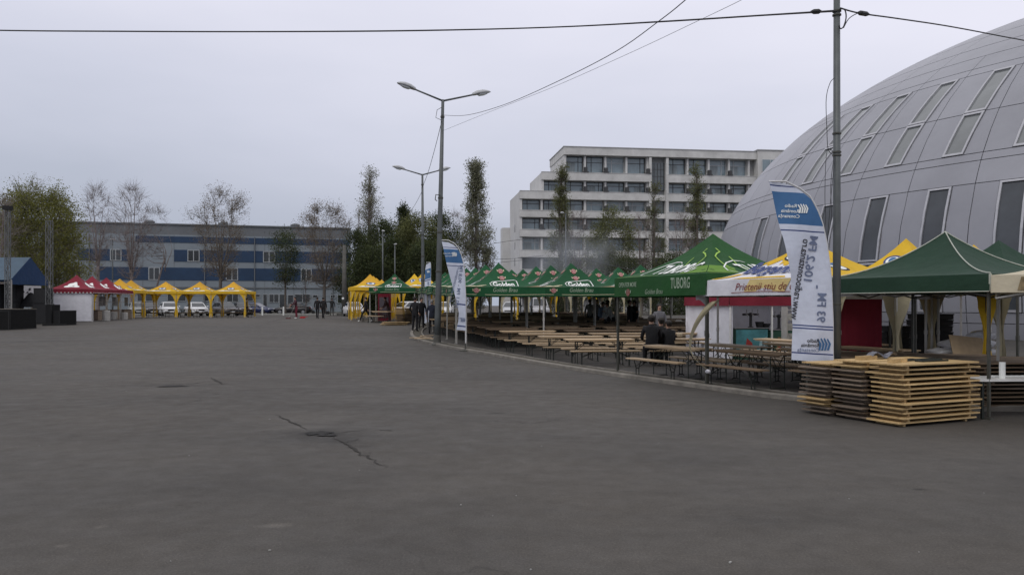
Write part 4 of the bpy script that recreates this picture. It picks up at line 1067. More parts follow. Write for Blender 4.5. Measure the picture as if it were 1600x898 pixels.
# loose things on the stacks
TOPZ = 13*HP
def onstack(a, b, z=0.0): p = c0+sd*a+sn*b; return Vector((p.x, p.y, TOPZ+z))
blk = [(.28, .95, .0, .16), (.50, .99, .0, .16), (.20, .30, 0, .15), (.42, .36, 0, .15)]
for k, (a, b, z, w) in enumerate(blk):
    mb = MB(); p = onstack(a, b, .031); mb.box(p, (.20, .10, .06), sa+.1*k); tag(mb.build('wood_block', wood_new), ['short pale wood block on the middle stack, left one', 'short pale wood block on the middle stack, right one', 'short pale wood block on the nearest stack, left one', 'short pale wood block on the nearest stack, right one'][k], 'wood block')
for k, (a, b, L) in enumerate(((.95, .20, .55), (1.15, .42, .50), (.8, .45, .4))):
    mb = MB(); p = onstack(a, b, .016); ca, sn_ = cos(sa+.1*k), sin(sa+.1*k)
    mb.tube([p+Vector((-L/2*ca, -L/2*sn_, 0)), p+Vector((L/2*ca, L/2*sn_, 0)), p+Vector((L/2*ca-.12*sn_, L/2*sn_+.12*ca, 0)), p+Vector((-L/2*ca-.12*sn_, -L/2*sn_+.12*ca, 0)), p+Vector((-L/2*ca, -L/2*sn_, 0))], .014, 6)
    tag(mb.build('leg_frame', iron), ['loose dark leg frame lying on the nearest stack, front one', 'loose dark leg frame lying on the nearest stack, right one', 'loose dark leg frame lying at the left of the nearest stack'][k], 'leg frame')
mb = MB(); p = onstack(.75, 1.05, .03)
mb.grid(lambda u, v: p+Vector(((u-.5)*.55*cos(sa)-(v-.5)*.25*sin(sa), (u-.5)*.55*sin(sa)+(v-.5)*.25*cos(sa), .05+.05*sin(u*9+v*4)*cos(v*7)-.03*(abs(u-.5)+abs(v-.5)))), 18, 10)
tag(mb.build('plastic_sheet', M('crumpled_plastic', (.12, .12, .14), .25, .5, 12), None, True), 'crumpled dark shiny plastic lying on top of the middle stack', 'plastic sheet')

# piles of folded tables deeper under the dark tent
pile_n = 0
for (px, d, n, rz, nm) in ((1345, 15.2, 6, .15, 'low pile behind the pole'), (1415, 14.6, 8, .10, 'left pile under the dark green tent'), (1500, 14.4, 9, .05, 'pile right under the dark green tent'), (1588, 13.6, 11, .08, 'pile at the right picture edge')):
    b_ = D(px, d)
    for k in range(n):
        dup(PBd[2 if SR_.random() < .8 else 1], Vector((b_.x+SR_.uniform(-.07, .07), b_.y+SR_.uniform(-.05, .05), b_.z+.03+k*HP)), rz+SR_.uniform(-.08, .08), 'brown folded table, %s from the bottom of the %s' % (ORD[k], nm), 'folded tables piled under the dark green tent')
    for k, (dy, rot) in enumerate(((.7, .12), (1.3, -.1))):
        p = Vector((b_.x+.3*k, b_.y+dy, b_.z+.03)); dup(PT[1], p, rz+rot, 'worn beer table standing %s the %s' % (['just behind', 'second behind'][k], nm), 'worn tables under the dark green tent')
# black crate stacks, white sacks, cardboard, white table
def crate(label, p, rz, group):
    t = thing('plastic_crate', label, 'crate', p, rz, group); mb = MB(); w, d, h = .60, .42, .165
    mb.box((0, 0, .012), (w-.05, d-.05, .024))
    for s_ in (-1, 1): mb.box((0, s_*(d/2-.0125), h/2), (w-.05, .02, h-.02)); mb.box((s_*(w/2-.0125), 0, h/2), (.02, d, h-.02))
    for s_ in (-1, 1): mb.box((0, s_*(d/2), h-.02), (w+.02, .03, .03)); mb.box((s_*(w/2), 0, h-.02), (.03, d-.04, .03))
    mb.build('shell', blackbox, t); return t
pc = crate('', (0, 0, 0), 0, 'black crates'); fst = True
for (px, d, n, nm) in ((1398, 22.0, 7, 'left'), (1440, 22.2, 9, 'middle'), (1466, 22.2, 9, 'right')):
    for k in range(n):
        b_ = D(px, d); p = Vector((b_.x+SR_.uniform(-.02, .02), b_.y, b_.z+.03+k*.166)); lab = 'black plastic crate, %s from the bottom of the %s stack under the beige tent' % (ORD[k], nm)
        if fst: pc.location = p; pc['label'] = lab; fst = False
        else: dup(pc, p, SR_.uniform(-.05, .05), lab)
sack_m = M('white_sack_plastic', (.66, .67, .70), .4, .12, 5, .4)
def sack(label, p, rz, s=(.9, .5, .22)):
    r = random.Random(label); mb = MB(); mb.sphere((0, 0, s[2]/2), .5, 20, 12, 0, s)
    for i, v in enumerate(mb.v):
        x, y, z = v; f = 1+.10*sin(x*17+y*9)+.08*cos(y*23+z*31)+.05*sin(z*40+x*30); q = abs(x)/(s[0]/2); mb.v[i] = (x*f, y*(f+.25*q), max(0.0, s[2]/2+(z-s[2]/2)*f*1.1))
    o = mb.build('sack', sack_m, None, True); o.location = p; o.rotation_euler.z = rz; return tag(o, label, 'sack', 'white sacks')
def worldz(px, d, z): q = D(px, d); q.z += z; return q
platform = MB(); q = worldz(1505, 18.6, 0); platform.box((q.x, q.y, .52), (1.9, .9, .05), .1)
for sx_ in (-.8, .8):
    for sy_ in (-.35, .35): platform.box((q.x+sx_, q.y+sy_, .26), (.05, .05, .50), .1)
tag(platform.build('trestle_table', wood_old), 'low trestle table carrying the white sacks under the beige tent', 'table')
for k, (px, z, dd, l) in enumerate(((1480, .545, 18.5, 'white plastic sack at the left end of the trestle, bottom one'), (1530, .545, 18.7, 'white plastic sack at the right end of the trestle, bottom one'), (1495, .74, 18.6, 'white plastic sack lying on the left bottom sack'), (1530, .74, 18.7, 'white plastic sack lying on the right bottom sack'), (1532, .93, 18.7, 'topmost white plastic sack by the tent leg'))): sack(l, worldz(px, dd, z), .2*k, (.85, .5, .22))
mb = MB(); q = worldz(1512, 17.9, 0); mb.box((q.x, q.y, .83), (.75, .015, .52), .05, tilt=Matrix.Rotation(-.55, 3, 'X') @ Matrix.Rotation(.12, 3, 'Y')); tag(mb.build('cardboard_sheet', cardboard), 'flat brown cardboard sheet leaning on the white sacks', 'cardboard')
wt = thing('plastic_table', 'white table top on dark legs at the right edge with white roll on it', 'table', D(1572, 12.6), .05); mb = MB(); mb.box((0, 0, .60), (1.25, .6, .035)); mb.build('tabletop', white_pole, wt)
for x in (-.55, .55):
    for y in (-.25, .25): mb = MB(); mb.box((x, y, .29), (.035, .035, .58)); mb.build('leg', iron, wt)
q = worldz(1566, 12.45, .618); mb = MB(); mb.lathe(q, [(.02, 0), (.045, 0), (.045, .25), (.02, .25)], 16); tag(mb.build('paper_roll', print_white), 'upright white roll on the white table at the right edge', 'roll')
for k, (dx_, dz) in enumerate(((.3, 0), (-.15, 0))):
    mb = MB(); q = worldz(1580+dx_*60, 12.7, .618); mb.box((q.x, q.y, .0125+q.z), (.5, .09, .022), .15*k); tag(mb.build('white_board', print_white), ['white plank lying on the white table, right one', 'white plank lying on the white table, left one'][k], 'plank')
# drinks counter with beer taps under the red valance
cq = worldz(1186, 25.8, 0); cr_ = radians(14)
dc = thing('drinks_counter', 'teal and green drinks counter with printed front in the red-valanced stall', 'counter', (cq.x, cq.y, gz(25.8)), cr_)
mb = MB(); mb.box((-.42, 0, .5), (1.15, .55, 1.0)); mb.box((.78, 0, .47), (1.1, .55, .94)); mb.build('body', M('dark_green_counter', (.02, .07, .045), .6, .1), dc)
mb = MB(); mb.box((-.42, 0, 1.012), (1.2, .6, .024)); mb.box((.78, 0, .953), (1.15, .6, .024)); mb.build('top', steel, dc)
mb = MB(); ff = lambda x, z: Vector((x, -.281, z)); ff2 = lambda x, z: Vector((x, -.286, z))
mb.poly([(-.98, .1), (.14, .1), (.14, .96), (-.98, .96)], ff, 0); mb.poly([(-.7, .15), (-.3, .15), (-.42, .55), (-.6, .7)], ff2, 1); mb.poly([(-.2, .2), (.1, .2), (.1, .75), (-.15, .6)], ff2, 2); mb.poly([(.45, .25), (1.0, .25), (.95, .7), (.5, .72)], ff, 3); mb.poly([(.5, .3), (.95, .3), (.9, .4), (.52, .42)], ff2, 1)
mb.build('front_print', [M('teal_print', (.06, .20, .22), .6, .3, 3), print_red, M('pale_teal_print', (.22, .34, .36), .6, .4, 4), M('brown_food_print', (.20, .13, .06), .6, .5, 7)], dc)
for k, x in enumerate((-.30, .72)):
    t = thing('beer_tap', ['steel beer tap tower on the teal end of the counter', 'steel beer tap tower on the green end of the counter'][k], 'beer tap', (cq.x+x*cos(cr_), cq.y+x*sin(cr_), gz(25.8)+(1.024, .965)[k]), cr_)
    mb = MB(); mb.lathe((0, 0, 0), [(.09, 0), (.09, .02), (.045, .04), (.045, .36), (.06, .38), (.06, .46), (.03, .48)], 12); mb.tube([(-.28, 0, .42), (.28, 0, .42)], .035, 8); mb.build('tower', M('dark_steel', (.06, .06, .06), .35, .1, metal=.6), t)
    for x2 in (-.2, 0, .2): mb = MB(); mb.tube([(x2, -.03, .42), (x2, -.14, .42), (x2, -.15, .34)], .012, 6); mb.tube([(x2, -.08, .44), (x2, -.09, .58)], [.01, .018], 6); mb.build('spout', steel, t)
for k, x in enumerate((.05, .28, 1.15)):
    mb = MB(); mb.lathe((cq.x+x*cos(cr_), cq.y+.1+x*sin(cr_), gz(25.8)+1.024-(0, .06, .06)[k]), [(.10, 0), (.14, .16), (.15, .18), (.13, .18), (.09, .02)], 14); tag(mb.build('bowl', rubber), ['dark bowl beside the left beer tap', 'dark bowl between the beer taps', 'dark bowl at the right end of the counter'][k], 'bowl')
# goods rack beside the stall
rk = thing('display_rack', 'tall narrow pale rack of small boxes right of the drinks counter', 'rack', worldz(1236, 24.2, 0), cr_)
mb = MB()
for s_ in (-.22, .22): mb.box((s_, 0, .85), (.03, .3, 1.7))
for z in (.1, .4, .7, 1.0, 1.3, 1.6): mb.box((0, 0, z), (.41, .3, .02))
mb.build('frame', alu, rk); mb = MB()
for z in (.1, .4, .7, 1.0, 1.3): mb.box((-.1, 0, z+.11), (.17, .22, .19)); mb.box((.1, 0, z+.09), (.16, .22, .15))
mb.build('goods', M('pale_goods', (.32, .32, .30), .8, .5, 4), rk)
# twisted cloth strip hanging from the tent corner
pts = [A(1117, 470, 17.0), A(1106, 482, 16.9), A(1092, 500, 16.8), A(1081, 522, 16.75), A(1078, 543, 16.7), A(1084, 557, 16.7), A(1094, 568, 16.75), A(1104, 576, 16.8)]
def bez(P, n):
    out = []
    for i in range(n+1):
        t = i/n*(len(P)-1); k = min(int(t), len(P)-2); f = t-k
        p0, p1, p2, p3 = P[max(k-1, 0)], P[k], P[k+1], P[min(k+2, len(P)-1)]
        out.append(0.5*((2*p1)+(p2-p0)*f+(2*p0-5*p1+4*p2-p3)*f*f+(3*p1-p0-3*p2+p3)*f**3))
    return out
Q = bez(pts, 40); mb = MB()
wds = [.34, .42, .38, .32, .28, .24, .2, .16, .1]
def strip(u, v):
    i = v*40; k = min(int(i), 39); p = Q[k].lerp(Q[k+1], i-k); w = wds[min(int(v*8), 7)]+(wds[min(int(v*8)+1, 8)]-wds[min(int(v*8), 7)])*((v*8) % 1)
    tw_ = .5+1.2*v; return p+Vector((cos(tw_)*.9, sin(tw_), .22*cos(tw_)))*(u-.5)*w+Vector((0, .03*sin(u*6+v*9), 0))
mb.grid(strip, 4, 60); tag(mb.build('cloth_strip', drape_fab, None, True), 'long cream cloth strip hanging twisted from the white tent corner pole', 'cloth strip')
q = A(1106, 580, 16.85); mb = MB(); mb.sphere(q, .06, 10, 7, 0, (1, .9, .75)); tag(mb.build('sand_bag', white_fab, None, True), 'small white bag tied at the foot of the corner pole', 'bag')
mb = MB(); a = A(1087, 455, 17.7); mb.grid(lambda u, v: a+Vector((.26*u, .02*sin(5*v), -.20*v-.10*u*v+.04*sin(5*u))), 5, 5); tag(mb.build('cloth_rag', white_fab, None, True), 'white rag caught on the valance of the bright green tent', 'rag')
# ------------------------------------------------------------------ feather flags
def wave_logo(mb, f, x, y, s, mi):                           # fan of curved strokes
    for k in range(5):
        x0 = x-s*.5+k*s*.2
        mb.poly([(x0, y-s*.5), (x0+s*.13, y-s*.5), (x0-s*.02+s*.16*k*.5, y+s*.1), (x0-s*.1+s*.2*k*.4, y+s*.5*(.6+.1*k)), (x0-s*.16+s*.2*k*.4, y+s*.42*(.6+.1*k)), (x0-s*.1+s*.1*k*.5, y+s*.05)], f, mi)
flag_white = fabric('flag_fabric', (.58, .62, .72), trans=.15)
def flag(label, base, xl, xr, ytop, ybot, d, lines, pole_from_ground=True, small=False):
    """outline given as (y, x) pairs in photo pixels at depth d, turned into metres round the base"""
    k = d/F; zg = base.z
    def interp(T, y):
        for (y0, a), (y1, b) in zip(T, T[1:]):
            if y <= y1: return a+(b-a)*(y-y0)/(y1-y0)
        return T[-1][1]
    def P(px, py, off=0.0):
        wv = .05*sin((px-xr[-1][1])*k*6+(py*k)*2.2)*min(1, abs(interp(xr, py)-px)*k*3)
        return Vector(((px-800)*k-base.x, off*-1+wv, CH+(YH-py)*k-zg))
    t = thing('feather_flag', label, 'flag', base)
    def f_uv(u, v): y = ytop+(ybot-ytop)*v; a, b = interp(xl, y), interp(xr, y); return P(a+(b-a)*u, y+lines['slant'](u))
    H = ybot-ytop
    def matid(u, v):
        for a, b, m in lines['bands']:
            if a <= v < b: return m
        return 0
    mb = MB(); mb.grid(f_uv, 10, 130, matid)
    cloth = mb.build('cloth', [flag_white, print_blue, print_navy], t, True)
    mb = MB(); fo = lambda px, py: P(px, py, .012)
    fx = lambda x, y: fo(x, -y)
    for (s, x, y, size, width, rot, bold, mi) in lines['text']: put_text(mb, s, x, -y, size, fx, mi, rot=rot, width=width, bold=bold, flipx=True)
    for (x, y, s, mi) in lines['logos']:
        for q in range(4):
            mb.poly([(x-s*.45+q*s*.24, -y-s*.5), (x-s*.28+q*s*.24, -y-s*.5), (x-s*.18+q*s*.26, -y), (x-s*.46+q*s*.27, -y+s*.5-.06*s*abs(q-1.5)), (x-s*.56+q*s*.27, -y+s*.44-.06*s*abs(q-1.5)), (x-s*.36+q*s*.26, -y)][::-1] if False else [(x-s*.45+q*s*.24, -y-s*.5), (x-s*.28+q*s*.24, -y-s*.5), (x-s*.18+q*s*.26, -y), (x-s*.46+q*s*.27, -y+s*.5-.06*s*abs(q-1.5)), (x-s*.56+q*s*.27, -y+s*.44-.06*s*abs(q-1.5)), (x-s*.36+q*s*.26, -y)], fx, mi)
    mb.build('print', [print_white, print_slate, print_dark, print_blue], cloth)
    mb = MB(); pts = [Vector((P(interp(xr, ybot), ybot).x, 0, 0.02))]+[P(interp(xr, ytop+H*v), ytop+H*v) for v in [1-i/24 for i in range(25)]]+[P(interp(xl, ytop), ytop)]
    for q in pts: q.y += .02
    mb.tube(pts, [.022]*2+[.016]*(len(pts)-2), 8); mb.build('pole', M('pole_white', (.55, .55, .55), .4, .05), t)
    mb = MB(); x_ = pts[0].x; mb.lathe((x_, .02, 0.0), [(.22, 0), (.22, .03), (.04, .06), (.03, .3)], 14); mb.build('foot', darkpole, t)
    return t
bd = 13.55
fb = D(1302, bd)
bands = [(0, .012, 0), (.012, .022, 2), (.028, .034, 2), (.052, .24, 1), (.268, .276, 2), (.283, .288, 2), (.80, .808, 2), (.816, .820, 2), (.955, .960, 2), (.968, .973, 2)]
flag('tall white and blue feather flag on the big pole, lettering seen mirrored', fb, [(283, 1202), (303, 1208.4), (355, 1218.4), (374, 1223.4), (430, 1235), (510, 1240), (562, 1237)], [(283, 1228), (288, 1241), (295, 1252), (307, 1267), (325, 1277), (345, 1285), (380, 1292.5), (430, 1299), (504, 1302), (566, 1302)], 283, 562, bd,
     {'slant': lambda u: 4*u, 'bands': bands, 'logos': [(1253, 326, 15, 0), (1286, 537, 20, 3)],
      'text': [("Radio", 1235, 322, 7.5, None, -.08, .01, 0), ("România", 1234, 330, 7.5, None, -.08, .01, 0), ("Constanța", 1232, 338, 7.5, None, -.08, .01, 0),
               ("www.radioconstanta.ro", 1250.5, 436, 17, 126, pi/2-.14+pi, .012, 2), ("93 FM", 1282, 480, 19, 45, pi/2-.06+pi, .015, 1), ("-", 1278, 448, 19, None, pi/2+pi, .015, 1), ("106,2 FM", 1267, 405, 18, 70, pi/2-.13+pi, .015, 1),
               ("Radio", 1269, 532, 8, None, -.02, .015, 2), ("România", 1265, 539, 8, None, -.02, .015, 2), ("Constanța", 1262, 546.5, 8, None, -.02, .008, 1)]})
bd = 29.5
flag('smaller white and blue feather flag by the lamp post, in front of the green tents', D(726.5, bd), [(375, 690), (392, 694), (410, 698), (430, 703), (460, 711), (485, 717), (500, 716), (513, 713)], [(375, 700), (379, 709), (385, 715), (395, 720), (407, 723.5), (425, 726), (460, 727.5), (514, 727.5)], 375, 513, bd,
     {'slant': lambda u: 2+1.5*u, 'bands': [(0, .06, 0), (.06, .07, 2), (.085, .235, 1), (.27, .28, 2), (.70, .712, 2), (.95, .96, 2)], 'logos': [(710, 397, 7, 0), (723, 499, 7, 1)],
      'text': [("Radio România", 702, 396, 3, None, 0, 0, 0), ("Constanța", 702, 400, 3, None, 0, 0, 0), ("100,1 FM - 90,8 FM", 717, 448, 7.5, 66, pi/2-.11+pi, .012, 1), ("www.radioconstanta.ro", 709.5, 446, 6, 64, pi/2-.25+pi, .005, 1), ("Radio România", 719, 497, 3, 6, 0, 0, 1)]})
bd = 47
flag('distant white and blue feather flag behind the second lamp post', D(671.5, bd), [(409, 666), (420, 664), (450, 663.5), (503, 663)], [(409, 672.5), (415, 673), (440, 673), (503, 672)], 410, 502, bd,
     {'slant': lambda u: 3-3*u, 'bands': [(0, .09, 0), (.09, .26, 1), (.28, .29, 2)], 'logos': [(669, 424, 4, 0)], 'text': [("93 FM - 106,2 FM", 669, 462, 4, 44, -pi/2, .01, 1)]})

# ------------------------------------------------------------------ street lamps, poles and cables
def lamp_head(p, dirv, parent, s=1.0):
    x = Vector(dirv).normalized(); z = Vector((0, 0, 1)); y = z.cross(x).normalized(); z = x.cross(y)
    def T(a, b, c): return p+x*a*s+y*b*s+z*c*s
    prof = [(0, .05, .05, .0), (.05, .10, .09, .0), (.25, .15, .13, .01), (.50, .17, .13, .0), (.68, .12, .09, -.02), (.78, .05, .04, -.03), (.80, .01, .01, -.035)]
    mb = MB(); mb.loft([[T(a, w*cos(t), o+h*max(sin(t), -.25)) for t in [2*pi*i/14 for i in range(14)]] for a, w, h, o in prof])
    h_ = mb.build('lamp_head', lamp_shell, parent, True)
    mb = MB(); mb.loft([[T(a, w*cos(t), -.035+h*sin(t)*(1 if sin(t) < 0 else .1)) for t in [2*pi*i/12 for i in range(12)]] for a, w, h in ((.22, .03, .02), (.28, .11, .07), (.48, .125, .085), (.64, .07, .05), (.68, .02, .01))]); mb.build('lens', lamp_lens, h_, True)
def street_lamp(label, base, top, arms, rb, rt, s=1.0, m=galv):
    t = thing('street_lamp', label, 'street lamp', base); top = top-base
    mb = MB(); mb.tube([Vector((0, 0, 0)), top*.12, top*.55, top], [rb, rb*.97, (rb+rt)/2, rt], 14); mb.build('pole', m, t, True)
    mb = MB(); mb.lathe((0, 0, 0), [(rb*1.7, 0), (rb*1.7, .05), (rb*1.15, .12), (rb*1.1, .4), (rb, .42)], 14); mb.build('base', concrete, t)
    for e in arms:
        e = e-base; a = top+Vector((0, 0, -.05)); d = (e-a)
        mb = MB(); u_ = d.normalized()*(d.length-.76*s); mb.tube([a, a+u_*1.06], [.042*s, .034*s], 8); mb.build('arm', m, t, True); lamp_head(a+u_, d, t, s)
    mb = MB()
    for q in (.30, .46, .60, .93): p = top*q; r = rb+(rt-rb)*q+.015; mb.lathe((p.x, p.y, p.z), [(r, -.04), (r+.005, 0), (r, .04)], 12)
    mb.build('band', darkpole, t)
    return t
b_ = D(683, 32.8); d_ = 32.8
l1 = street_lamp('tall leaning street lamp with two arms, nearest of the lamps, by the kerb corner', b_, A(692, 156, 32.8), [A(622, 129, 32.2), A(765, 143, 33.2)], .135, .062)
mb = MB(); mb.tube([A(688, 305, 32.7)-b_, A(681, 304, 32.6)-b_, A(680, 312, 32.6)-b_, A(683, 314, 32.6)-b_], .02, 6); mb.tube([A(690, 168, 32.7)-b_, A(683, 172, 32.6)-b_, A(681, 184, 32.6)-b_, A(690, 188, 32.7)-b_], .012, 5); mb.build('hook', darkpole, l1)
b_ = D(661, 48.5)
street_lamp('second street lamp with two arms, farther back left of the tall one', b_, A(660, 272, 48.5), [A(614, 259.5, 48), A(703, 262, 49)], .12, .06)
street_lamp('far thin lamp pole before the dark trees, left one', D(598, 82), A(598, 360, 82), [A(601, 361, 81.8)], .09, .06, .6)
street_lamp('far thin lamp pole before the dark trees, right one', D(617, 80), A(617, 381, 80), [A(620, 381, 79.8)], .08, .05, .6)
street_lamp('lamp post standing before the hotel behind the green tent tops', D(884, 92), A(884, 333, 92), [A(876, 332, 91)], .11, .07, .9)
street_lamp('lamp post before the grey building among the bare trees', D(176, 100), A(176, 374, 100), [A(171, 374, 99.5), A(181, 374, 100.5)], .1, .06, .7)
cp = thing('concrete_pole', 'thick concrete utility pole at the end of the long grey building', 'utility pole', D(538, 84)); h = A(538, 383, 84).z-gz(84)
mb = MB(); mb.tube([(0, 0, 0), (0, 0, h)], [.30, .17], 10); mb.build('shaft', concrete, cp, True); mb = MB(); mb.box((0, 0, .12), (1.4, .9, .24)); mb.build('footing', concrete, cp); mb = MB(); mb.lathe((-.08, -.30, A(536, 466, 84).z-gz(84)), [(.01, -.02), (.12, -.015), (.12, .015), (.01, .02)], 16, axis='Y'); mb.build('sign_disc', print_white, cp)
# the big pole on the right
bp_ = D(1307.5, 13.7); pole = thing('utility_pole', 'tall grey utility pole on the right carrying the thick cables', 'utility pole', bp_)
mb = MB(); mb.tube([(0, 0, 0), (0, 0, 3), (0, 0, 7.6)], [.070, .063, .052], 16); mb.build('shaft', galv, pole, True)
mb = MB(); zb_ = lambda py: CH+(YH-py)/F*13.7
for py in (243, 238, 209, 18, 24, 475): z = zb_(py)-bp_.z; mb.lathe((0, 0, z), [(.062, -.018), (.074, -.012), (.074, .012), (.062, .018)], 14)
mb.build('band', darkpole, pole)
mb = MB()
def px_(x, y, dd=-.08): v = A(x, y, 13.7+dd)-bp_; return v
mb.tube(bez([px_(1304, 122), px_(1297, 130), px_(1291, 155), px_(1292, 200), px_(1294, 233), px_(1302, 242)], 30), .006, 5)
mb.tube(bez([px_(1301, 236), px_(1293, 235), px_(1290, 260), px_(1289, 310), px_(1290, 345), px_(1284, 380), px_(1276, 440), px_(1272, 500)], 40), .005, 5)
mb.tube(bez([px_(1303, 245), px_(1298, 290), px_(1299, 340), px_(1291, 380), px_(1281, 430), px_(1273, 490), px_(1270, 520)], 40), .005, 5)
mb.tube(bez([px_(1305, 245), px_(1299, 300), px_(1294, 360), px_(1292, 400)], 20), .005, 5)
mb.tube(bez([px_(1312, 14), px_(1320, 16), px_(1322, 28), px_(1318, 42), px_(1313, 45), px_(1311, 40)], 24), .011, 6)
mb.tube(bez([px_(1318, 44), px_(1326, 30), px_(1338, 22), px_(1346, 21)], 16), .008, 6)
mb.build('loose_cable', rubber, pole)
def cable(label, pts, r, n=40, clamp=None):
    mb = MB(); mb.tube(bez(pts, n), r, 6); o = mb.build('overhead_cable', rubber); tag(o, label, 'cable')
    if clamp:
        for p, q in clamp:
            mb = MB(); mb.tube([p, p.lerp(q, .25), p.lerp(q, .7), q], [.012, .045, .045, .015], 8); mb.build('clamp', rubber, o)
pt = A(1307, 18, 13.65)
a0, a1 = A(1284, 18, 13.75), A(1266, 19, 13.8)
cable('thick twisted cable crossing the sky leftwards from the pole top', [pt, A(1200, 24, 14), A(1040, 34, 14.5), A(860, 43, 15), A(640, 48.5, 15.6), A(400, 50, 16.3), A(180, 49.5, 17), A(0, 48, 17.5), A(-200, 43, 18.2), A(-800, 15, 20)], .0125, 60, [(a0, a1)])
cable('second strand twisted round the thick cable left of the pole', [pt+Vector((0, 0, .02)), A(1200, 23, 14), A(1040, 33, 14.5), A(860, 42.5, 15), A(640, 47.6, 15.6), A(400, 49.2, 16.3), A(180, 48.6, 17), A(0, 47.2, 17.5), A(-200, 42, 18.2), A(-800, 14, 20)], .006, 60)
cable('thick cable running right and down from the pole top towards the dome', [A(1313, 13, 13.7), A(1343, 21, 14), A(1400, 29, 15), A(1480, 41, 16.5), A(1560, 56, 18), A(1640, 72, 20), A(1800, 110, 24)], .013, 40, [(A(1340, 20, 13.95), A(1358, 23, 14.2))])
cable('cable rising from the leaning lamp to the upper picture edge, lower strand', [A(690, 180, 32.7), A(730, 180, 30), A(790, 163, 26), A(870, 128, 21), A(960, 82, 17), A(1030, 33, 14), A(1076, -4, 12.5), A(1150, -70, 10.5)], .0085, 40)
cable('thin upper wire from the leaning lamp rising to the right', [A(691, 205, 32.7), A(760, 177, 29), A(860, 138, 24), A(980, 85, 19.5), A(1080, 38, 16.5), A(1165, -3, 14.5), A(1260, -55, 12.5)], .0045, 40)
cable('wire sagging between the two street lamps', [A(690, 190, 32.7), A(684, 215, 35), A(676, 245, 39), A(668, 272, 44), A(659, 295, 48.3)], .012, 24)
cable('wire running from the second lamp down behind the dark trees', [A(659, 300, 48.3), A(645, 325, 56), A(625, 350, 70), A(600, 372, 84)], .012, 20)
for k, (y0_, y1_) in enumerate(((383, 371), (404, 399), (412, 403), (423, 424))):
    cable('far overhead wire left of the hotel, %s from the top' % ORD[k], [A(690, y0_+6, 118), A(740, y0_+2, 120), A(800, y1_+5, 124), A(850, y1_, 130)], .035, 12)
cable('white guy line slanting down over the green tents before the hotel', [A(915, 404, 70), A(950, 413, 62), A(1000, 425, 52)], .02, 10)
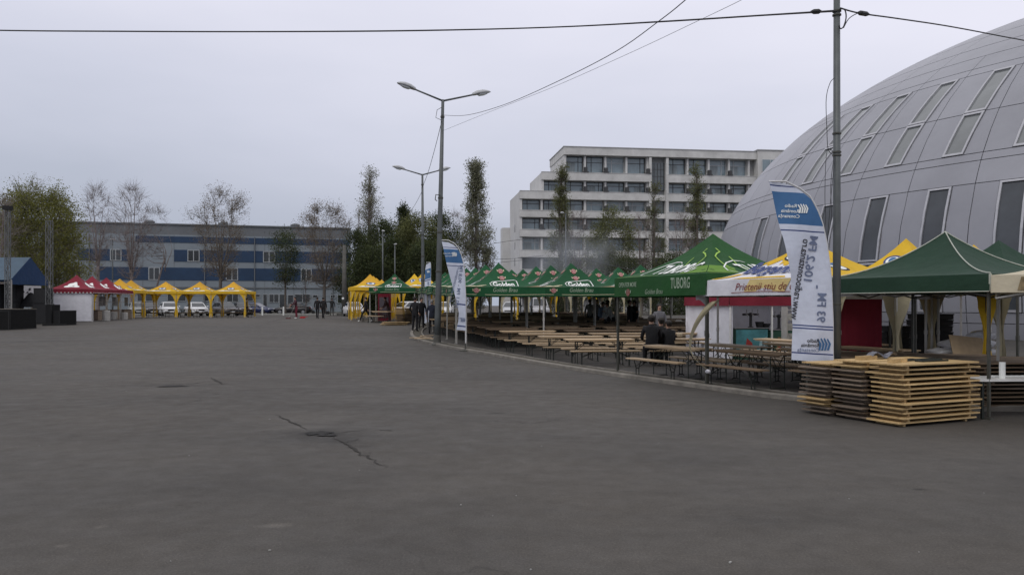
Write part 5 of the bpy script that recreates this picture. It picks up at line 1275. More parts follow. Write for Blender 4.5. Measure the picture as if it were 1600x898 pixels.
# ------------------------------------------------------------------ people
skin_m = M('skin', (.42, .25, .18), .6, .06); shoe_m = M('dark_shoes', (.02, .018, .017), .5, .1); shoe_w = M('white_shoes', (.6, .6, .58), .6, .1)
_cl = {}
def cloth_m(c):
    if c not in _cl: _cl[c] = M('clothing', c, .85, .15, 9, .3)
    return _cl[c]
hair_d = M('dark_hair', (.02, .016, .013), .7, .2, 20); hair_g = M('grey_hair', (.22, .21, .20), .7, .2, 20); feat_m = M('face_dark', (.05, .025, .02), .6)
def person(label, base, face, height, pose='stand', top=(.015, .015, .018), legs=(.014, .014, .016), hair=hair_d, shoes=shoe_m, group=None, cap=None, seat=.455, seed=0):
    """faces -Y before turning by `face` (radians, counter-clockwise)"""
    r = random.Random(seed+7); t = thing('person', label, 'person', base, face, group); k = height/1.75
    V = {}; E_ = []; R = {}; reg = {}
    def v(n, p, rad, par=None, rg='top'):
        V[n] = Vector(p); R[n] = rad; reg[n] = rg
        if par: E_.append((par, n))
    hipz = .95; lean = 0.0; fwd = 0.0
    if pose == 'sit': hipz = seat+.10; lean = .10
    if pose == 'sweep': lean = .16
    if pose == 'bend': lean = .45
    def up(z): return Vector((0, -lean*(z-hipz)-(lean*(z-hipz))**2*.4, z-(0.35*lean*lean*(z-hipz))))
    o = hipz-.95
    v('pelvis', (0, 0, hipz), (.155, .115), None, 'legs'); v('waist', up(1.12+o), (.145, .105), 'pelvis'); v('chest', up(1.33+o), (.175, .12), 'waist'); v('collar', up(1.46+o), (.10, .085), 'chest')
    v('neck', up(1.515+o), (.056, .056), 'collar', 'skin'); hd = up(1.56+o)
    v('jaw', hd+Vector((0, -.015, .03)), (.070, .078), 'neck', 'skin'); v('brow', hd+Vector((0, -.008, .105)), (.080, .092), 'jaw', 'skin'); v('crown', hd+Vector((0, .005, .175)), (.055, .062), 'brow', 'skin')
    v('nose', hd+Vector((0, -.112, .075)), (.014, .014), 'brow', 'skin')
    sw = {'walk': .30, 'stroll': .12}.get(pose, .0)
    for s, n in ((-1, 'l'), (1, 'r')):
        ph = sw*s
        v('hip'+n, (s*.095, 0, hipz-.06), (.098, .10), 'pelvis', 'legs')
        if pose == 'sit': K = (s*.14, -.44, hipz-.02); An = (s*.15, -.42, .09); To = (s*.17, -.57, .035)
        elif pose in ('walk', 'stroll'): K = (s*.10, -ph*.75-.05, .50); An = (s*.10, -ph*1.35+(.06 if ph < 0 else 0), .09+(.05 if ph < 0 else 0)); To = (s*.12, -ph*1.35-.14+(.06 if ph < 0 else 0), .03+(.0 if ph < 0 else .01))
        else: K = (s*.115, -.02, .50); An = (s*.125, .02, .09); To = (s*.16, -.13, .035)
        v('knee'+n, K, (.064, .068), 'hip'+n, 'legs'); v('calf'+n, Vector(K).lerp(Vector(An), .35)+Vector((0, .015, 0)), (.060, .062), 'knee'+n, 'legs'); v('ankle'+n, An, (.046, .05), 'calf'+n, 'legs'); v('toe'+n, To, (.042, .032), 'ankle'+n, 'shoe')
        sh = up(1.42+o)+Vector((s*.18, 0, 0)); v('sh'+n, sh, (.068, .07), 'chest')
        down = Vector((s*.09, -.01, -.30)); fore = Vector((s*.02, -.06, -.25))
        if pose in ('walk', 'stroll'): down = Vector((s*.06, ph*.55, -.29)); fore = Vector((s*.0, ph*.35-.07, -.23))
        if pose == 'sit': down = Vector((s*.07, -.10, -.27)); fore = Vector((-s*.05, -.22, -.05))
        if pose == 'sweep': down = Vector((s*.03, -.14, -.26)); fore = Vector((-s*.04, -.20, -.10+.06*s))
        if pose == 'bend': down = Vector((s*.05, -.08, -.29)); fore = Vector((-s*.02, -.20, -.14))
        if pose == 'point' and s == 1: down = Vector((.28, -.04, -.03)); fore = Vector((.25, -.03, .05))
        if pose == 'talk' and s == 1: down = Vector((.09, -.05, -.27)); fore = Vector((-.08, -.21, .06))
        if pose == 'pockets': down = Vector((s*.12, .04, -.27)); fore = Vector((-s*.07, -.12, -.20))
        el = sh+down; wr = el+fore; v('el'+n, el, (.052, .052), 'sh'+n); v('wr'+n, wr, (.036, .033), 'el'+n)
        fd = fore.normalized(); pm = wr+fd*.06; sd_ = fd.cross(Vector((s, 0, 0))); sd_ = sd_.normalized() if sd_.length > .2 else Vector((0, 1, 0)); inn = sd_.cross(fd)
        v('palm'+n, pm, (.034, .026), 'wr'+n, 'skin')
        for q in range(4):
            L_ = (.070, .080, .075, .058)[q]; b_ = pm+fd*.035+sd_*(.030-.020*q)
            v('f%d%s' % (q, n), b_+fd*L_*.45, (.0095, .0095), 'palm'+n, 'skin'); v('g%d%s' % (q, n), b_+fd*L_*.85+inn*s*-.02, (.008, .008), 'f%d%s' % (q, n), 'skin')
        v('th'+n, pm+sd_*.045+fd*.02, (.0105, .0105), 'palm'+n, 'skin')
    names = list(V); idx = {n: i for i, n in enumerate(names)}
    me = bpy.data.meshes.new('person_body'); me.from_pydata([V[n]*k for n in names], [(idx[a], idx[b]) for a, b in E_], [])
    ob = bpy.data.objects.new('body', me); COL.objects.link(ob)
    sk = ob.modifiers.new('skin', 'SKIN'); sk.use_smooth_shade = True
    ly = me.skin_vertices[0].data
    for n in names: ly[idx[n]].radius = (R[n][0]*k, R[n][1]*k); ly[idx[n]].use_root = (n == 'pelvis')
    sb = ob.modifiers.new('sub', 'SUBSURF'); sb.levels = 1
    dg = bpy.context.evaluated_depsgraph_get(); m2 = bpy.data.meshes.new_from_object(ob.evaluated_get(dg)); bpy.data.objects.remove(ob); bpy.data.meshes.remove(me)
    m2.materials.clear()
    for m in (cloth_m(top), cloth_m(legs), skin_m, shoes): m2.materials.append(m)
    segs = [(V[a]*k, V[b]*k, reg[b], R[b][0]*k) for a, b in E_]; mi = {'top': 0, 'legs': 1, 'skin': 2, 'shoe': 3}
    for p in m2.polygons:
        c = p.center; best = None
        for a, b, rg, rr_ in segs:
            ab = b-a; q = max(0, min(1, (c-a).dot(ab)/max(ab.length_squared, 1e-9))); dd = (c-(a+ab*q)).length-rr_*.6
            if best is None or dd < best[0]: best = (dd, rg)
        p.material_index = mi[best[1]]; p.use_smooth = True
    m2.name = 'person_body'; body = link('body', m2, t)
    hc = (hd+Vector((0, .004, .10)))*k; mb = MB(); hr = .105*k
    mb.sphere(hc+Vector((0, .012, .012)), hr, 14, 7, 0, (.92, 1.02, 1.0), -.05)
    mb.sphere(hc+Vector((0, .04, -.01)), hr*.9, 12, 6, 0, (.95, .72, .9), -.7)
    mb.build('hair', cap or hair, body, True)
    mb = MB()
    for s in (-1, 1): mb.sphere((hd+Vector((s*.032, -.094, .095)))*k, .010*k, 6, 4)
    mb.box((hd+Vector((0, -.090, .025)))*k, (.045*k, .012*k, .010*k)); mb.build('face', feat_m, body)
    return t
def hand_bag(label, p, c=(.012, .012, .012), s=.28):
    t = thing('hand_bag', label, 'bag', p); mb = MB()
    mb.loft([[Vector((x*w, y*w2, z)) for x, y in ((-.5, -.5), (.5, -.5), (.5, .5), (-.5, .5))] for w, w2, z in ((s*.9, .12, 0), (s, .14, .05), (s*.95, .13, .20), (s*.8, .05, .27))]); mb.build('pouch', cloth_m(c), t)
    mb = MB(); mb.tube([(-.08, 0, .26), (-.05, 0, .42), (.05, 0, .42), (.08, 0, .26)], .010, 6); mb.build('handle', cloth_m(c), t); return t
BLK, CHAR, NAVY = (.010, .010, .012), (.022, .022, .025), (.012, .016, .03)
p1 = D(463, 65); person('person in maroon tracksuit and white shoes sweeping the yard', p1, radians(-60), 1.78, 'sweep', (.06, .022, .03), (.13, .014, .028), shoes=shoe_w)
br = thing('push_broom', 'long handled red broom held by the person in maroon', 'broom', p1+Vector((-.62, -.10, 0)))
mb = MB(); mb.tube([(.0, 0, .06), (.36, .0, .70), (.50, .02, 1.05)], .013, 6); mb.build('handle', alu, br); mb = MB(); mb.box((0, 0, .05), (.40, .12, .08)); mb.build('head', M('maroon_brush', (.10, .015, .015), .8), br)
dpn = thing('dust_pan', 'red dust pan lying on the asphalt right of the person in maroon', 'dust pan', D(472.5, 68)+Vector((0, 0, .0))); mb = MB(); mb.box((0, 0, .03), (.45, .28, .05)); mb.box((0, .13, .09), (.45, .03, .12)); mb.tube([(.20, .1, .08), (.45, .1, .16)], .02, 6); mb.build('pan', M('red_plastic', (.35, .02, .02), .5), dpn)
c_ = D(496, 66); person('person in dark coat walking away, left of the pair with bags', c_, radians(178), 1.76, 'stroll', BLK, CHAR, seed=1)
c2 = D(505, 65.6); person('person in dark coat walking away, right of the pair with bags', c2, radians(176), 1.74, 'stroll', (.014, .012, .013), BLK, seed=2)
hand_bag('black bag carried at the left side of the walking pair', c_+Vector((-.34, -.02, .42)), s=.22); hand_bag('black bag carried at the right side of the walking pair', c2+Vector((.36, -.02, .36)), s=.32)
person('person in dark jacket with one arm stretched out to the left, by the far kerb', D(518.5, 83), radians(5)+pi, 1.85, 'point', (.016, .018, .018), (.05, .05, .048), seed=3)
person('person in dark tracksuit striding left in front of the lone green tent', D(571.5, 55.5), radians(-88), 1.70, 'walk', BLK, BLK, shoes=shoe_w, seed=4)
person('person in brownish red jacket bending over the tables of the lone green tent', D(608, 56), radians(-70), 1.74, 'bend', (.06, .025, .02), (.05, .028, .025), seed=5)
person('person in black facing the kerb corner, left one of the pair by the lamps', D(648.5, 42.3), radians(150), 1.86, 'pockets', BLK, BLK, seed=6)
person('person in black with cap turned right, right one of the pair by the lamps', D(658.5, 44.5), radians(35), 1.78, 'pockets', (.012, .012, .016), BLK, seed=7, cap=cloth_m((.02, .02, .024)))
person('person in dark navy jacket behind the tall leaning lamp post', D(675, 40.5), radians(170), 1.74, 'stand', NAVY, BLK, hair=hair_g, seed=8)
person('person in sandy jacket standing at the right end of the yellow tents', D(386, 74), radians(120), 1.75, 'stand', (.28, .21, .09), CHAR, seed=9)
person('person in pale grey top standing deep under the green tents', D(922, 42), radians(160), 1.74, 'stand', (.22, .21, .20), CHAR, seed=10)
person('person with long dark hair between the tent poles, under the green tents', D(932, 43), radians(20), 1.70, 'stand', (.16, .15, .15), BLK, seed=11)
person('person in pale blue top under the green tents', D(937, 39), radians(30), 1.70, 'bend', (.22, .27, .38), CHAR, seed=12)
person('person in white shirt standing under the green tents', D(949, 38), radians(-60), 1.76, 'talk', (.62, .62, .62), CHAR, seed=13)
person('person in white bending beside the one in the white shirt', D(958, 37.5), radians(-80), 1.70, 'bend', (.55, .55, .55), CHAR, seed=14)
person('person in black behind the white tent pole, under the green tents', D(984, 37), radians(60), 1.78, 'talk', BLK, BLK, seed=15)
person('second person in black behind the white tent pole', D(991, 38), radians(-60), 1.74, 'stand', CHAR, BLK, seed=16)
q1, q2, q3 = D(1018, 22.6), D(1034, 23.0), D(1046, 22.8)
for q, (lab, f_, hgt, tp) in zip((q1, q2, q3), (('broad person in black seated with back to the viewer, left of the seated group', 175, 1.86, BLK), ('person in dark grey seated in the middle of the seated group', 190, 1.76, (.018, .018, .02)), ('person in black leaning over the table at the right of the seated group', 200, 1.66, BLK))):
    q.z += .03; person(lab, q, radians(f_), hgt, 'sit', tp, BLK, seed=int(f_)); 
person('person in grey top standing behind the seated group', D(1030, 30), radians(10), 1.72, 'stand', (.12, .12, .13), CHAR, seed=21)
for k, (px, d) in enumerate(((1046, 24.1), (1062, 24.0))):
    mb = MB(); b_ = D(px, d); mb.lathe((b_.x, b_.y, b_.z+.785), [(.05, 0), (.08, .03), (.085, .10), (.06, .14)], 12); tag(mb.build('paper_bowl', M('tan_paper', (.35, .29, .2), .8)), ['tan bowl on the table beside the seated group, left one', 'tan bowl on the table beside the seated group, right one'][k], 'bowl')

# ------------------------------------------------------------------ cars
tyre_m = M('tyre_rubber', (.014, .014, .014), .8, .1); rim_m = M('wheel_rim', (.38, .39, .40), .35, .1, metal=.6); car_glass = glass('car_glass', (.02, .025, .028), .06); lampw = M('headlight_glass', (.6, .62, .65), .1, .05); lampr = M('red_tail_light', (.25, .01, .01), .2); plate_m = M('number_plate', (.6, .6, .58), .5); trimb = M('black_trim', (.015, .015, .016), .6)
def car(label, loc, rz, paint, kind='hatch', scale=1.0, group='cars parked behind the stalls'):
    """front towards +X before turning"""
    t = thing('parked_car', label, 'car', loc, rz, group)
    L, Wd, H = {'hatch': (3.95, 1.68, 1.45), 'sedan': (4.45, 1.74, 1.43), 'van': (4.1, 1.7, 1.82)}[kind]
    pm = M('car_paint', paint, .28, .04, .5, spec=.6); h = Wd/2
    st = {'hatch': [(-L/2, .42, .80, .78), (-L/2+.12, .24, .92, .94), (-L*.30, .20, .93, 1), (L*.12, .20, .92, 1), (L*.30, .20, .86, 1), (L/2-.22, .24, .74, .93), (L/2, .36, .62, .72)],
          'sedan': [(-L/2, .42, .84, .78), (-L/2+.14, .24, .97, .94), (-L*.30, .20, .97, 1), (L*.10, .20, .92, 1), (L*.28, .20, .86, 1), (L/2-.25, .24, .74, .93), (L/2, .36, .62, .72)],
          'van': [(-L/2, .42, .92, .85), (-L/2+.08, .24, 1.0, .96), (-L*.30, .20, 1.0, 1), (L*.15, .20, .98, 1), (L*.32, .20, .93, 1), (L/2-.2, .24, .80, .95), (L/2, .36, .66, .8)]}[kind]
    mb = MB(); rings = []
    for x, zl, zb, w in st:
        w *= h; zm = (zl+zb)/2
        rings.append([Vector(p) for p in ((x, -w*.92, zl), (x, -w, zl+.12), (x, -w*1.0, zm+.08), (x, -w*.93, zb), (x, -w*.5, zb+.03), (x, w*.5, zb+.03), (x, w*.93, zb), (x, w, zm+.08), (x, w, zl+.12), (x, w*.92, zl))])
    mb.loft(rings); body = mb.build('body', pm, t, True)
    zb = .90 if kind != 'van' else .98
    roofp = {'hatch': ((-L/2+.08, -L*.38), (L*.26, L*.04)), 'sedan': ((-L*.36, -L*.20), (L*.24, L*.05)), 'van': ((-L/2+.05, -L*.44), (L*.30, L*.14))}[kind]
    (rb, rt_), (fb_, ft) = roofp; wb, wt_ = h*.90, h*.70
    B4 = [Vector((rb, -wb, zb)), Vector((fb_, -wb, zb)), Vector((fb_, wb, zb)), Vector((rb, wb, zb))]; T4 = [Vector((rt_, -wt_, H-.05)), Vector((ft, -wt_, H-.05)), Vector((ft, wt_, H-.05)), Vector((rt_, wt_, H-.05))]
    mb = MB(); mb.loft([B4, T4]); inn = [Vector((rt_+.15, -wt_*.8, H)), Vector((ft-.15, -wt_*.8, H)), Vector((ft-.15, wt_*.8, H)), Vector((rt_+.15, wt_*.8, H))]; mb.loft([T4, inn]); mb.build('cabin', pm, t)
    def pane(i, a0, a1, b0, b1, name):
        j = (i+1) % 4; n = (B4[j]-B4[i]).cross(T4[i]-B4[i]).normalized()
        def q(u, v): return (B4[i].lerp(B4[j], u)).lerp(T4[i].lerp(T4[j], u), v)+n*.012
        mb = MB(); mb.add([q(a0, b0), q(a1, b0), q(a1, b1), q(a0, b1)], [(0, 1, 2, 3)]); mb.build(name, car_glass, t)
    pane(1, .06, .94, .10, .92, 'windscreen'); pane(3, .08, .92, .15, .9, 'rear_window')
    for i in (0, 2):
        for a0, a1 in ((.06, .46), (.50, .93)): pane(i, a0, a1, .12, .88, 'side_window')
    for x in (-L*.31, L*.31):
        for s in (-1, 1):
            mb = MB(); mb.lathe((x, s*(h-.10), .30), [(.20, -.10), (.29, -.09), (.305, -.05), (.305, .05), (.29, .09), (.20, .10)], 18, axis='Y'); w_ = mb.build('wheel', tyre_m, t, True)
            mb = MB(); mb.lathe((x, s*(h-.10)+s*.085, .30), [(.02, -.02), (.19, -.02), (.195, .02), (.06, .025)], 14, axis='Y'); mb.build('rim', rim_m, w_)
            mb = MB(); mb.lathe((x, s*(h-.012), .31), [(.37, -.01), (.37, .014)], 20, axis='Y'); mb.build('wheel_arch', trimb, t)
    for s in (-1, 1):
        mb = MB(); mb.sphere((L/2-.16, s*h*.66, .64), .15, 10, 6, 0, (.75, 1.05, .62)); mb.build('headlight', lampw, t, True)
        mb = MB(); mb.box((-L/2+.06, s*h*.74, .80), (.08, .18, .22)); mb.build('tail_light', lampr, t)
        mb = MB(); mb.sphere((fb_-.15, s*(h+.06), .98), .10, 8, 5, 0, (.6, 1, .7)); mb.build('mirror', pm if kind != 'van' else trimb, t, True)
    mb = MB(); mb.box((L/2-.02, 0, .40), (.10, Wd*.72, .14)); mb.build('bumper', trimb, t); mb = MB(); mb.box((L/2+.036, 0, .42), (.012, .50, .10)); mb.build('number_plate', plate_m, t)
    mb = MB(); mb.box((L/2-.03, 0, .60), (.08, .60, .09)); mb.build('grille', trimb, t)
    return t
def cpos(px, d): return D(px, d)
car('white hatchback behind the left open yellow tent', cpos(264, 84), radians(-60), (.62, .63, .63), 'hatch')
car('white hatchback behind the middle open yellow tent', cpos(307, 84), radians(-56), (.62, .63, .63), 'sedan')
car('dark grey hatchback behind the right open yellow tent', cpos(352, 84), radians(-50), (.07, .07, .075), 'hatch')
car('dark car at the left end of the parked row, behind the corner tent', cpos(236, 87), radians(-60), (.05, .05, .055), 'sedan')
car('pale grey car farthest left behind the rearmost yellow stall', cpos(214, 88), radians(-60), (.25, .26, .25), 'hatch')
car('dark blue car standing right of the yellow tents', cpos(399, 96), radians(-12), (.02, .03, .09), 'sedan')
car('dark car half hidden behind the right yellow tent post', cpos(378, 92), radians(-60), (.035, .035, .04), 'sedan')
car('long dark estate car along the far kerb behind the sweeping person', cpos(458, 97), radians(182), (.025, .022, .024), 'sedan')
car('white car behind the far left yellow tents of the yard', cpos(553, 80), radians(-70), (.62, .62, .62), 'sedan')
car('white car seen between the yellow tents and the pair in black', cpos(634, 72), radians(-130), (.62, .62, .62), 'hatch')
car('white car seen through the green tents beside the feather flag', cpos(693, 74), radians(-90), (.62, .62, .62), 'sedan')
car('silver car seen through the green tents left of the middle pole', cpos(800, 74), radians(-100), (.4, .41, .42), 'sedan')
car('white van seen through the green tents right of the middle pole', cpos(842, 76), radians(-85), (.35, .35, .36), 'van')
for k, (px, l) in enumerate(((443, 'white painted short post on the far kerb, right one'), (410, 'white painted short post on the far kerb, left one'))):
    mb = MB(); b_ = D(px, 88); mb.lathe(b_, [(.09, 0), (.09, .85), (.05, .92)], 10); tag(mb.build('bollard', print_white), l, 'bollard', 'white posts on the far kerb')

# ------------------------------------------------------------------ stage at the far left
sg_ = thing('stage_canopy', 'blue pitched stage roof at the far left, above black stage boxes', 'stage roof')
E1, AP, E2 = A(17, 437, 50), A(48, 402, 52.5), A(76, 440, 55); lft = Vector((-9, .6, 0))
mb = MB(); mb.grid(lambda u, v: (E1+lft*u).lerp(AP+lft*u, v)+Vector((0, 0, -.06*sin(pi*v))), 8, 6); mb.build('front_slope', M('blue_grey_fabric', (.05, .085, .12), .7, .15, 1.5), sg_, True)
mb = MB(); mb.add([E2, E2+lft, AP+lft, AP], [(0, 1, 2, 3)]); mb.build('rear_slope', blue_fab, sg_)
mb = MB(); n_ = 10; mb.grid(lambda u, v: E1.lerp(E2, u).lerp(AP, v)+Vector((0, -.02, 0)), 10, 8); mb.grid(lambda u, v: E1.lerp(E2, u)+Vector((0, -.02, -.28*v)), 10, 2); mb.build('gable', blue_fab, sg_, True)
mb = MB()
for p in (E1, E2, E1+lft, E2+lft): mb.bar(Vector((p.x, p.y, gz(p.y))), p, .10, .10)
mb.build('post', alu, sg_)
def truss(label, base, H, s=.22):
    t = thing('truss_mast', label, 'truss mast', base); mb = MB(); c = [(-s/2, -s/2), (s/2, -s/2), (s/2, s/2), (-s/2, s/2)]
    for x, y in c: mb.tube([(x, y, 0), (x, y, H)], .022, 6)
    mb.build('chord', M('truss_alu', (.13, .135, .135), .5, .1, metal=.1), t); mb = MB(); n = int(H/.42)
    for k in range(n):
        z0, z1 = H*k/n, H*(k+1)/n
        for i in range(4):
            a, b = c[i], c[(i+1) % 4]; p, q = ((*a, z0), (*b, z1)) if k % 2 else ((*b, z0), (*a, z1)); mb.tube([p, q], .016, 5); mb.tube([(*a, z1), (*b, z1)], .014, 5)
    mb.build('lacing', M('truss_brace', (.11, .115, .115), .5, .1, metal=.1), t); mb = MB(); mb.box((0, 0, .02), (.7, .7, .04)); mb.build('base_plate', darkpole, t); return t, H
t1, H1 = truss('tall lattice mast left of the blue stage roof, with dark lamp on top', D(12, 49), A(12, 328, 49).z-gz(49)); mb = MB(); mb.box((0, 0, H1+.12), (.42, .40, .24)); mb.build('head_block', black, t1)
truss('tall lattice mast right of the blue stage roof', D(77, 51.5), A(77, 345, 51.5).z-gz(51.5), .30)
mb = MB(); b0, b1 = A(31, 446, 56), A(64, 446, 57.5)
mb.grid(lambda u, v: Vector((b0.x+(b1.x-b0.x)*u, b0.y+(b1.y-b0.y)*u+.03*sin(u*9), b0.z+(gz(56)+1.0-b0.z)*v)), 10, 6)
sb = mb.build('stage_backdrop', M('white_backdrop', (.50, .50, .50), .8, .1), None, True); tag(sb, 'white stage backdrop with scattered dark blots, under the blue roof', 'backdrop')
mb = MB(); r = random.Random(12); nrm_ = Vector((0, -.03, 0))
for k in range(13):
    u, v = r.random(), r.random()*.85+.05; c = Vector((b0.x+(b1.x-b0.x)*u, b0.y+(b1.y-b0.y)*u-.06, b0.z+(gz(56)+1.0-b0.z)*v)); a = [1+r.uniform(-.4, .4) for _ in range(10)]; w = r.uniform(.05, .17)
    mb.poly([(w*a[i]*cos(2*pi*i/10), w*.8*a[i]*sin(2*pi*i/10)) for i in range(10)], lambda x, y: c+Vector((x, 0, y)))
mb.build('backdrop_print', print_dark, sb)
def stage_box(label, c0, c1, h, dep, rot=0.0, top=None):
    m = (c0+c1)/2; w = (c1-c0).length; t = thing('stage_box', label, 'stage box', (m.x, m.y, gz(m.y)), math.atan2(c1.y-c0.y, c1.x-c0.x)); mb = MB(); mb.box((0, dep/2, h/2), (w, dep, h)); mb.build('body', blackbox, t)
    if top: mb = MB(); mb.box((0, dep/2, h+.013), (w+.03, dep+.03, .024)); mb.build('top', top, t)
    mb = MB()
    for x in (-w/2+.03, w/2-.03): mb.box((x, -.006, h/2), (.05, .012, h-.02))
    for z in (.03, h-.04): mb.box((0, -.008, z), (w-.12, .012, .04))
    mb.build('edging', M('dark_edge', (.016, .016, .016), .6), t); return t
deck = M('plywood_deck', (.16, .14, .11), .8, .2)
stage_box('black stage platform with plywood deck at the far left', D(15, 44.5), D(57, 46), 1.12, 2.2, top=deck); stage_box('dark stage block at the very left picture edge', D(-45, 43.5), D(14.5, 44.3), 1.08, 2.2)
stage_box('low black box in front of the white tent wall, left taller one', D(79, 50), D(94, 50.4), 1.28, 1.0); stage_box('long black box in front of the white tent wall', D(92, 49.5), D(119.5, 50.3), .92, .9); stage_box('flat dark board lying before the black boxes', D(66, 49), D(104, 49.6), .12, .5)
def speaker(label, px, d, z, w, h, dp):
    b_ = D(px, d); t = thing('stage_speaker', label, 'loudspeaker', (b_.x, b_.y, b_.z+z)); mb = MB(); mb.box((0, 0, h/2), (w, dp, h)); mb.build('cabinet', black, t); mb = MB(); mb.box((0, -dp/2-.012, h/2), (w*.9, .02, h*.92)); mb.build('grille', trimb, t); return t
speaker('tall black loudspeaker stack right of the stage backdrop, lower cabinet', 68, 52, 0, .95, 1.3, .8); speaker('tall black loudspeaker stack right of the stage backdrop, upper cabinet', 68, 52, 1.31, .85, 1.0, .75)
speaker('black loudspeaker left of the stage backdrop, lower cabinet', 22, 53, 0, .8, 1.4, .8); speaker('black loudspeaker left of the stage backdrop, upper cabinet', 22, 53, 1.41, .8, 1.2, .8)
mb = MB(); q = D(45, 53.5); mb.grid(lambda u, v: Vector((q.x+(u-.5)*2.6, q.y+(v-.5)*1.2, q.z+1.05+max(0, .75*sin(pi*u)*sin(pi*v)*(1+.35*sin(u*14))))), 24, 10); tag(mb.build('black_tarpaulin', black, None, True), 'heap of black cloth on the stage platform before the backdrop', 'tarpaulin')
mb = MB(); q = D(4, 54); mb.grid(lambda u, v: Vector((q.x-4+u*4.4, q.y+.1*sin(u*40), q.z+2.6*v)), 50, 4); tag(mb.build('black_drape', black, None, True), 'black curtain hanging behind the stage at the left edge', 'curtain')
# small things in the red stalls
for k, (px, d, h, r_, l) in enumerate(((166, 57.5, .75, .26, 'pale metal barrel under the second red tent'), (178, 62, .6, .25, 'pale grey drum beside the third red tent'), (195, 62, .55, .22, 'small drum under the last red tent'))):
    mb = MB(); mb.lathe(D(px, d), [(r_*.95, 0), (r_, .03), (r_, h*.33), (r_*1.03, h*.35), (r_, h*.37), (r_, h*.66), (r_*1.03, h*.68), (r_, h*.7), (r_, h-.02), (r_*.9, h)], 14); tag(mb.build('barrel', alu), l, 'barrel')
for k in range(3):
    q = r0+RU*(4.0+3.2*k)+Vector((2.0, .6, 0)); q.z = gz(q.y); t = thing('stall_counter', ['dark counter with shelves under the second red tent', 'dark counter under the last red tent', 'dark counter under the first yellow tent behind the red ones'][k], 'counter', q, 1.5); mb = MB(); mb.box((0, 0, .36), (1.1, .6, .72)); mb.build('body', wood_grey, t); mb = MB(); mb.box((0, 0, .74), (1.2, .7, .04)); mb.build('top', wood_old, t)
    mb = MB()
    for z in (1.35, 1.75): mb.box((0, .25, z), (1.5, .3, .03))
    for x in (-.72, .72): mb.box((x, .25, 1.40), (.03, .3, .72))
    mb.build('shelf', alu, t)
# board pile and fridge by the lone green tent
for k in range(15):
    q = D(632, 51.5); dup(PBd[0 if k > 8 else 2], Vector((q.x+SR_.uniform(-.05, .05), q.y, q.z+k*HP)), SR_.uniform(-.06, .06)+1.25, 'pale folded table, %s from the bottom of the pile beside the lone green tent' % (ORD[k]), 'folded tables piled by the lone green tent')
for k in range(3):
    q = D(615, 49.8); dup(PBd[0], Vector((q.x+.08*k, q.y+.04*k, q.z+k*HP)), .2-.1*k, 'pale folded table lying %s on the ground left of the pile' % ['lowest', 'in the middle', 'topmost'][k], 'folded tables on the ground by the pile')
fr = thing('drinks_fridge', 'dark red drinks fridge standing inside the lone green tent', 'fridge', D(601, 58), .0); mb = MB(); mb.box((0, 0, 1.0), (.85, .7, 2.0)); mb.build('body', red_fab, fr); mb = MB(); mb.box((0, -.36, .95), (.66, .02, 1.5)); mb.build('door', glass('fridge_glass', (.06, .02, .02)), fr)
for k, (px, py, a) in enumerate(((657, 531, .3), (665, 533.5, -.2), (670, 530, .9))):
    q = G(px, py); mb = MB(); mb.box((q.x, q.y, q.z+.11+.03*k), (1.0, .14, .03), a); tag(mb.build('plank', wood_top), ['loose plank on the soil by the kerb corner, left one', 'loose plank on the soil by the kerb corner, right one', 'loose plank on the soil by the kerb corner, rear one'][k], 'plank')
# ------------------------------------------------------------------ trees
bark = M('grey_brown_bark', (.125, .108, .092), .9, .25, 4, .4); bark_p = M('pale_twig_bark', (.19, .16, .15), .9, .2, 4, .3); bark_d = M('dark_bark', (.045, .038, .032), .9, .25, 4, .4)
def leafm(n, c): return M(n, c, .7, .3, .35, rnd=0, trans=.42, world=True)
LF = {'willow': (leafm('willow_leaf', (.165, .168, .036)), leafm('willow_leaf_dark', (.12, .125, .03))), 'poplar': (leafm('poplar_leaf', (.205, .21, .135)), leafm('poplar_leaf_dark', (.14, .145, .09))),
      'dark': (leafm('dark_leaf', (.040, .055, .020)), leafm('dark_leaf_light', (.075, .092, .030))), 'olive': (leafm('olive_leaf', (.14, .15, .052)), leafm('olive_leaf_dark', (.09, .10, .036))), 'rust': (leafm('budding_leaf', (.21, .165, .11)), leafm('budding_leaf_dark', (.16, .125, .085)))}
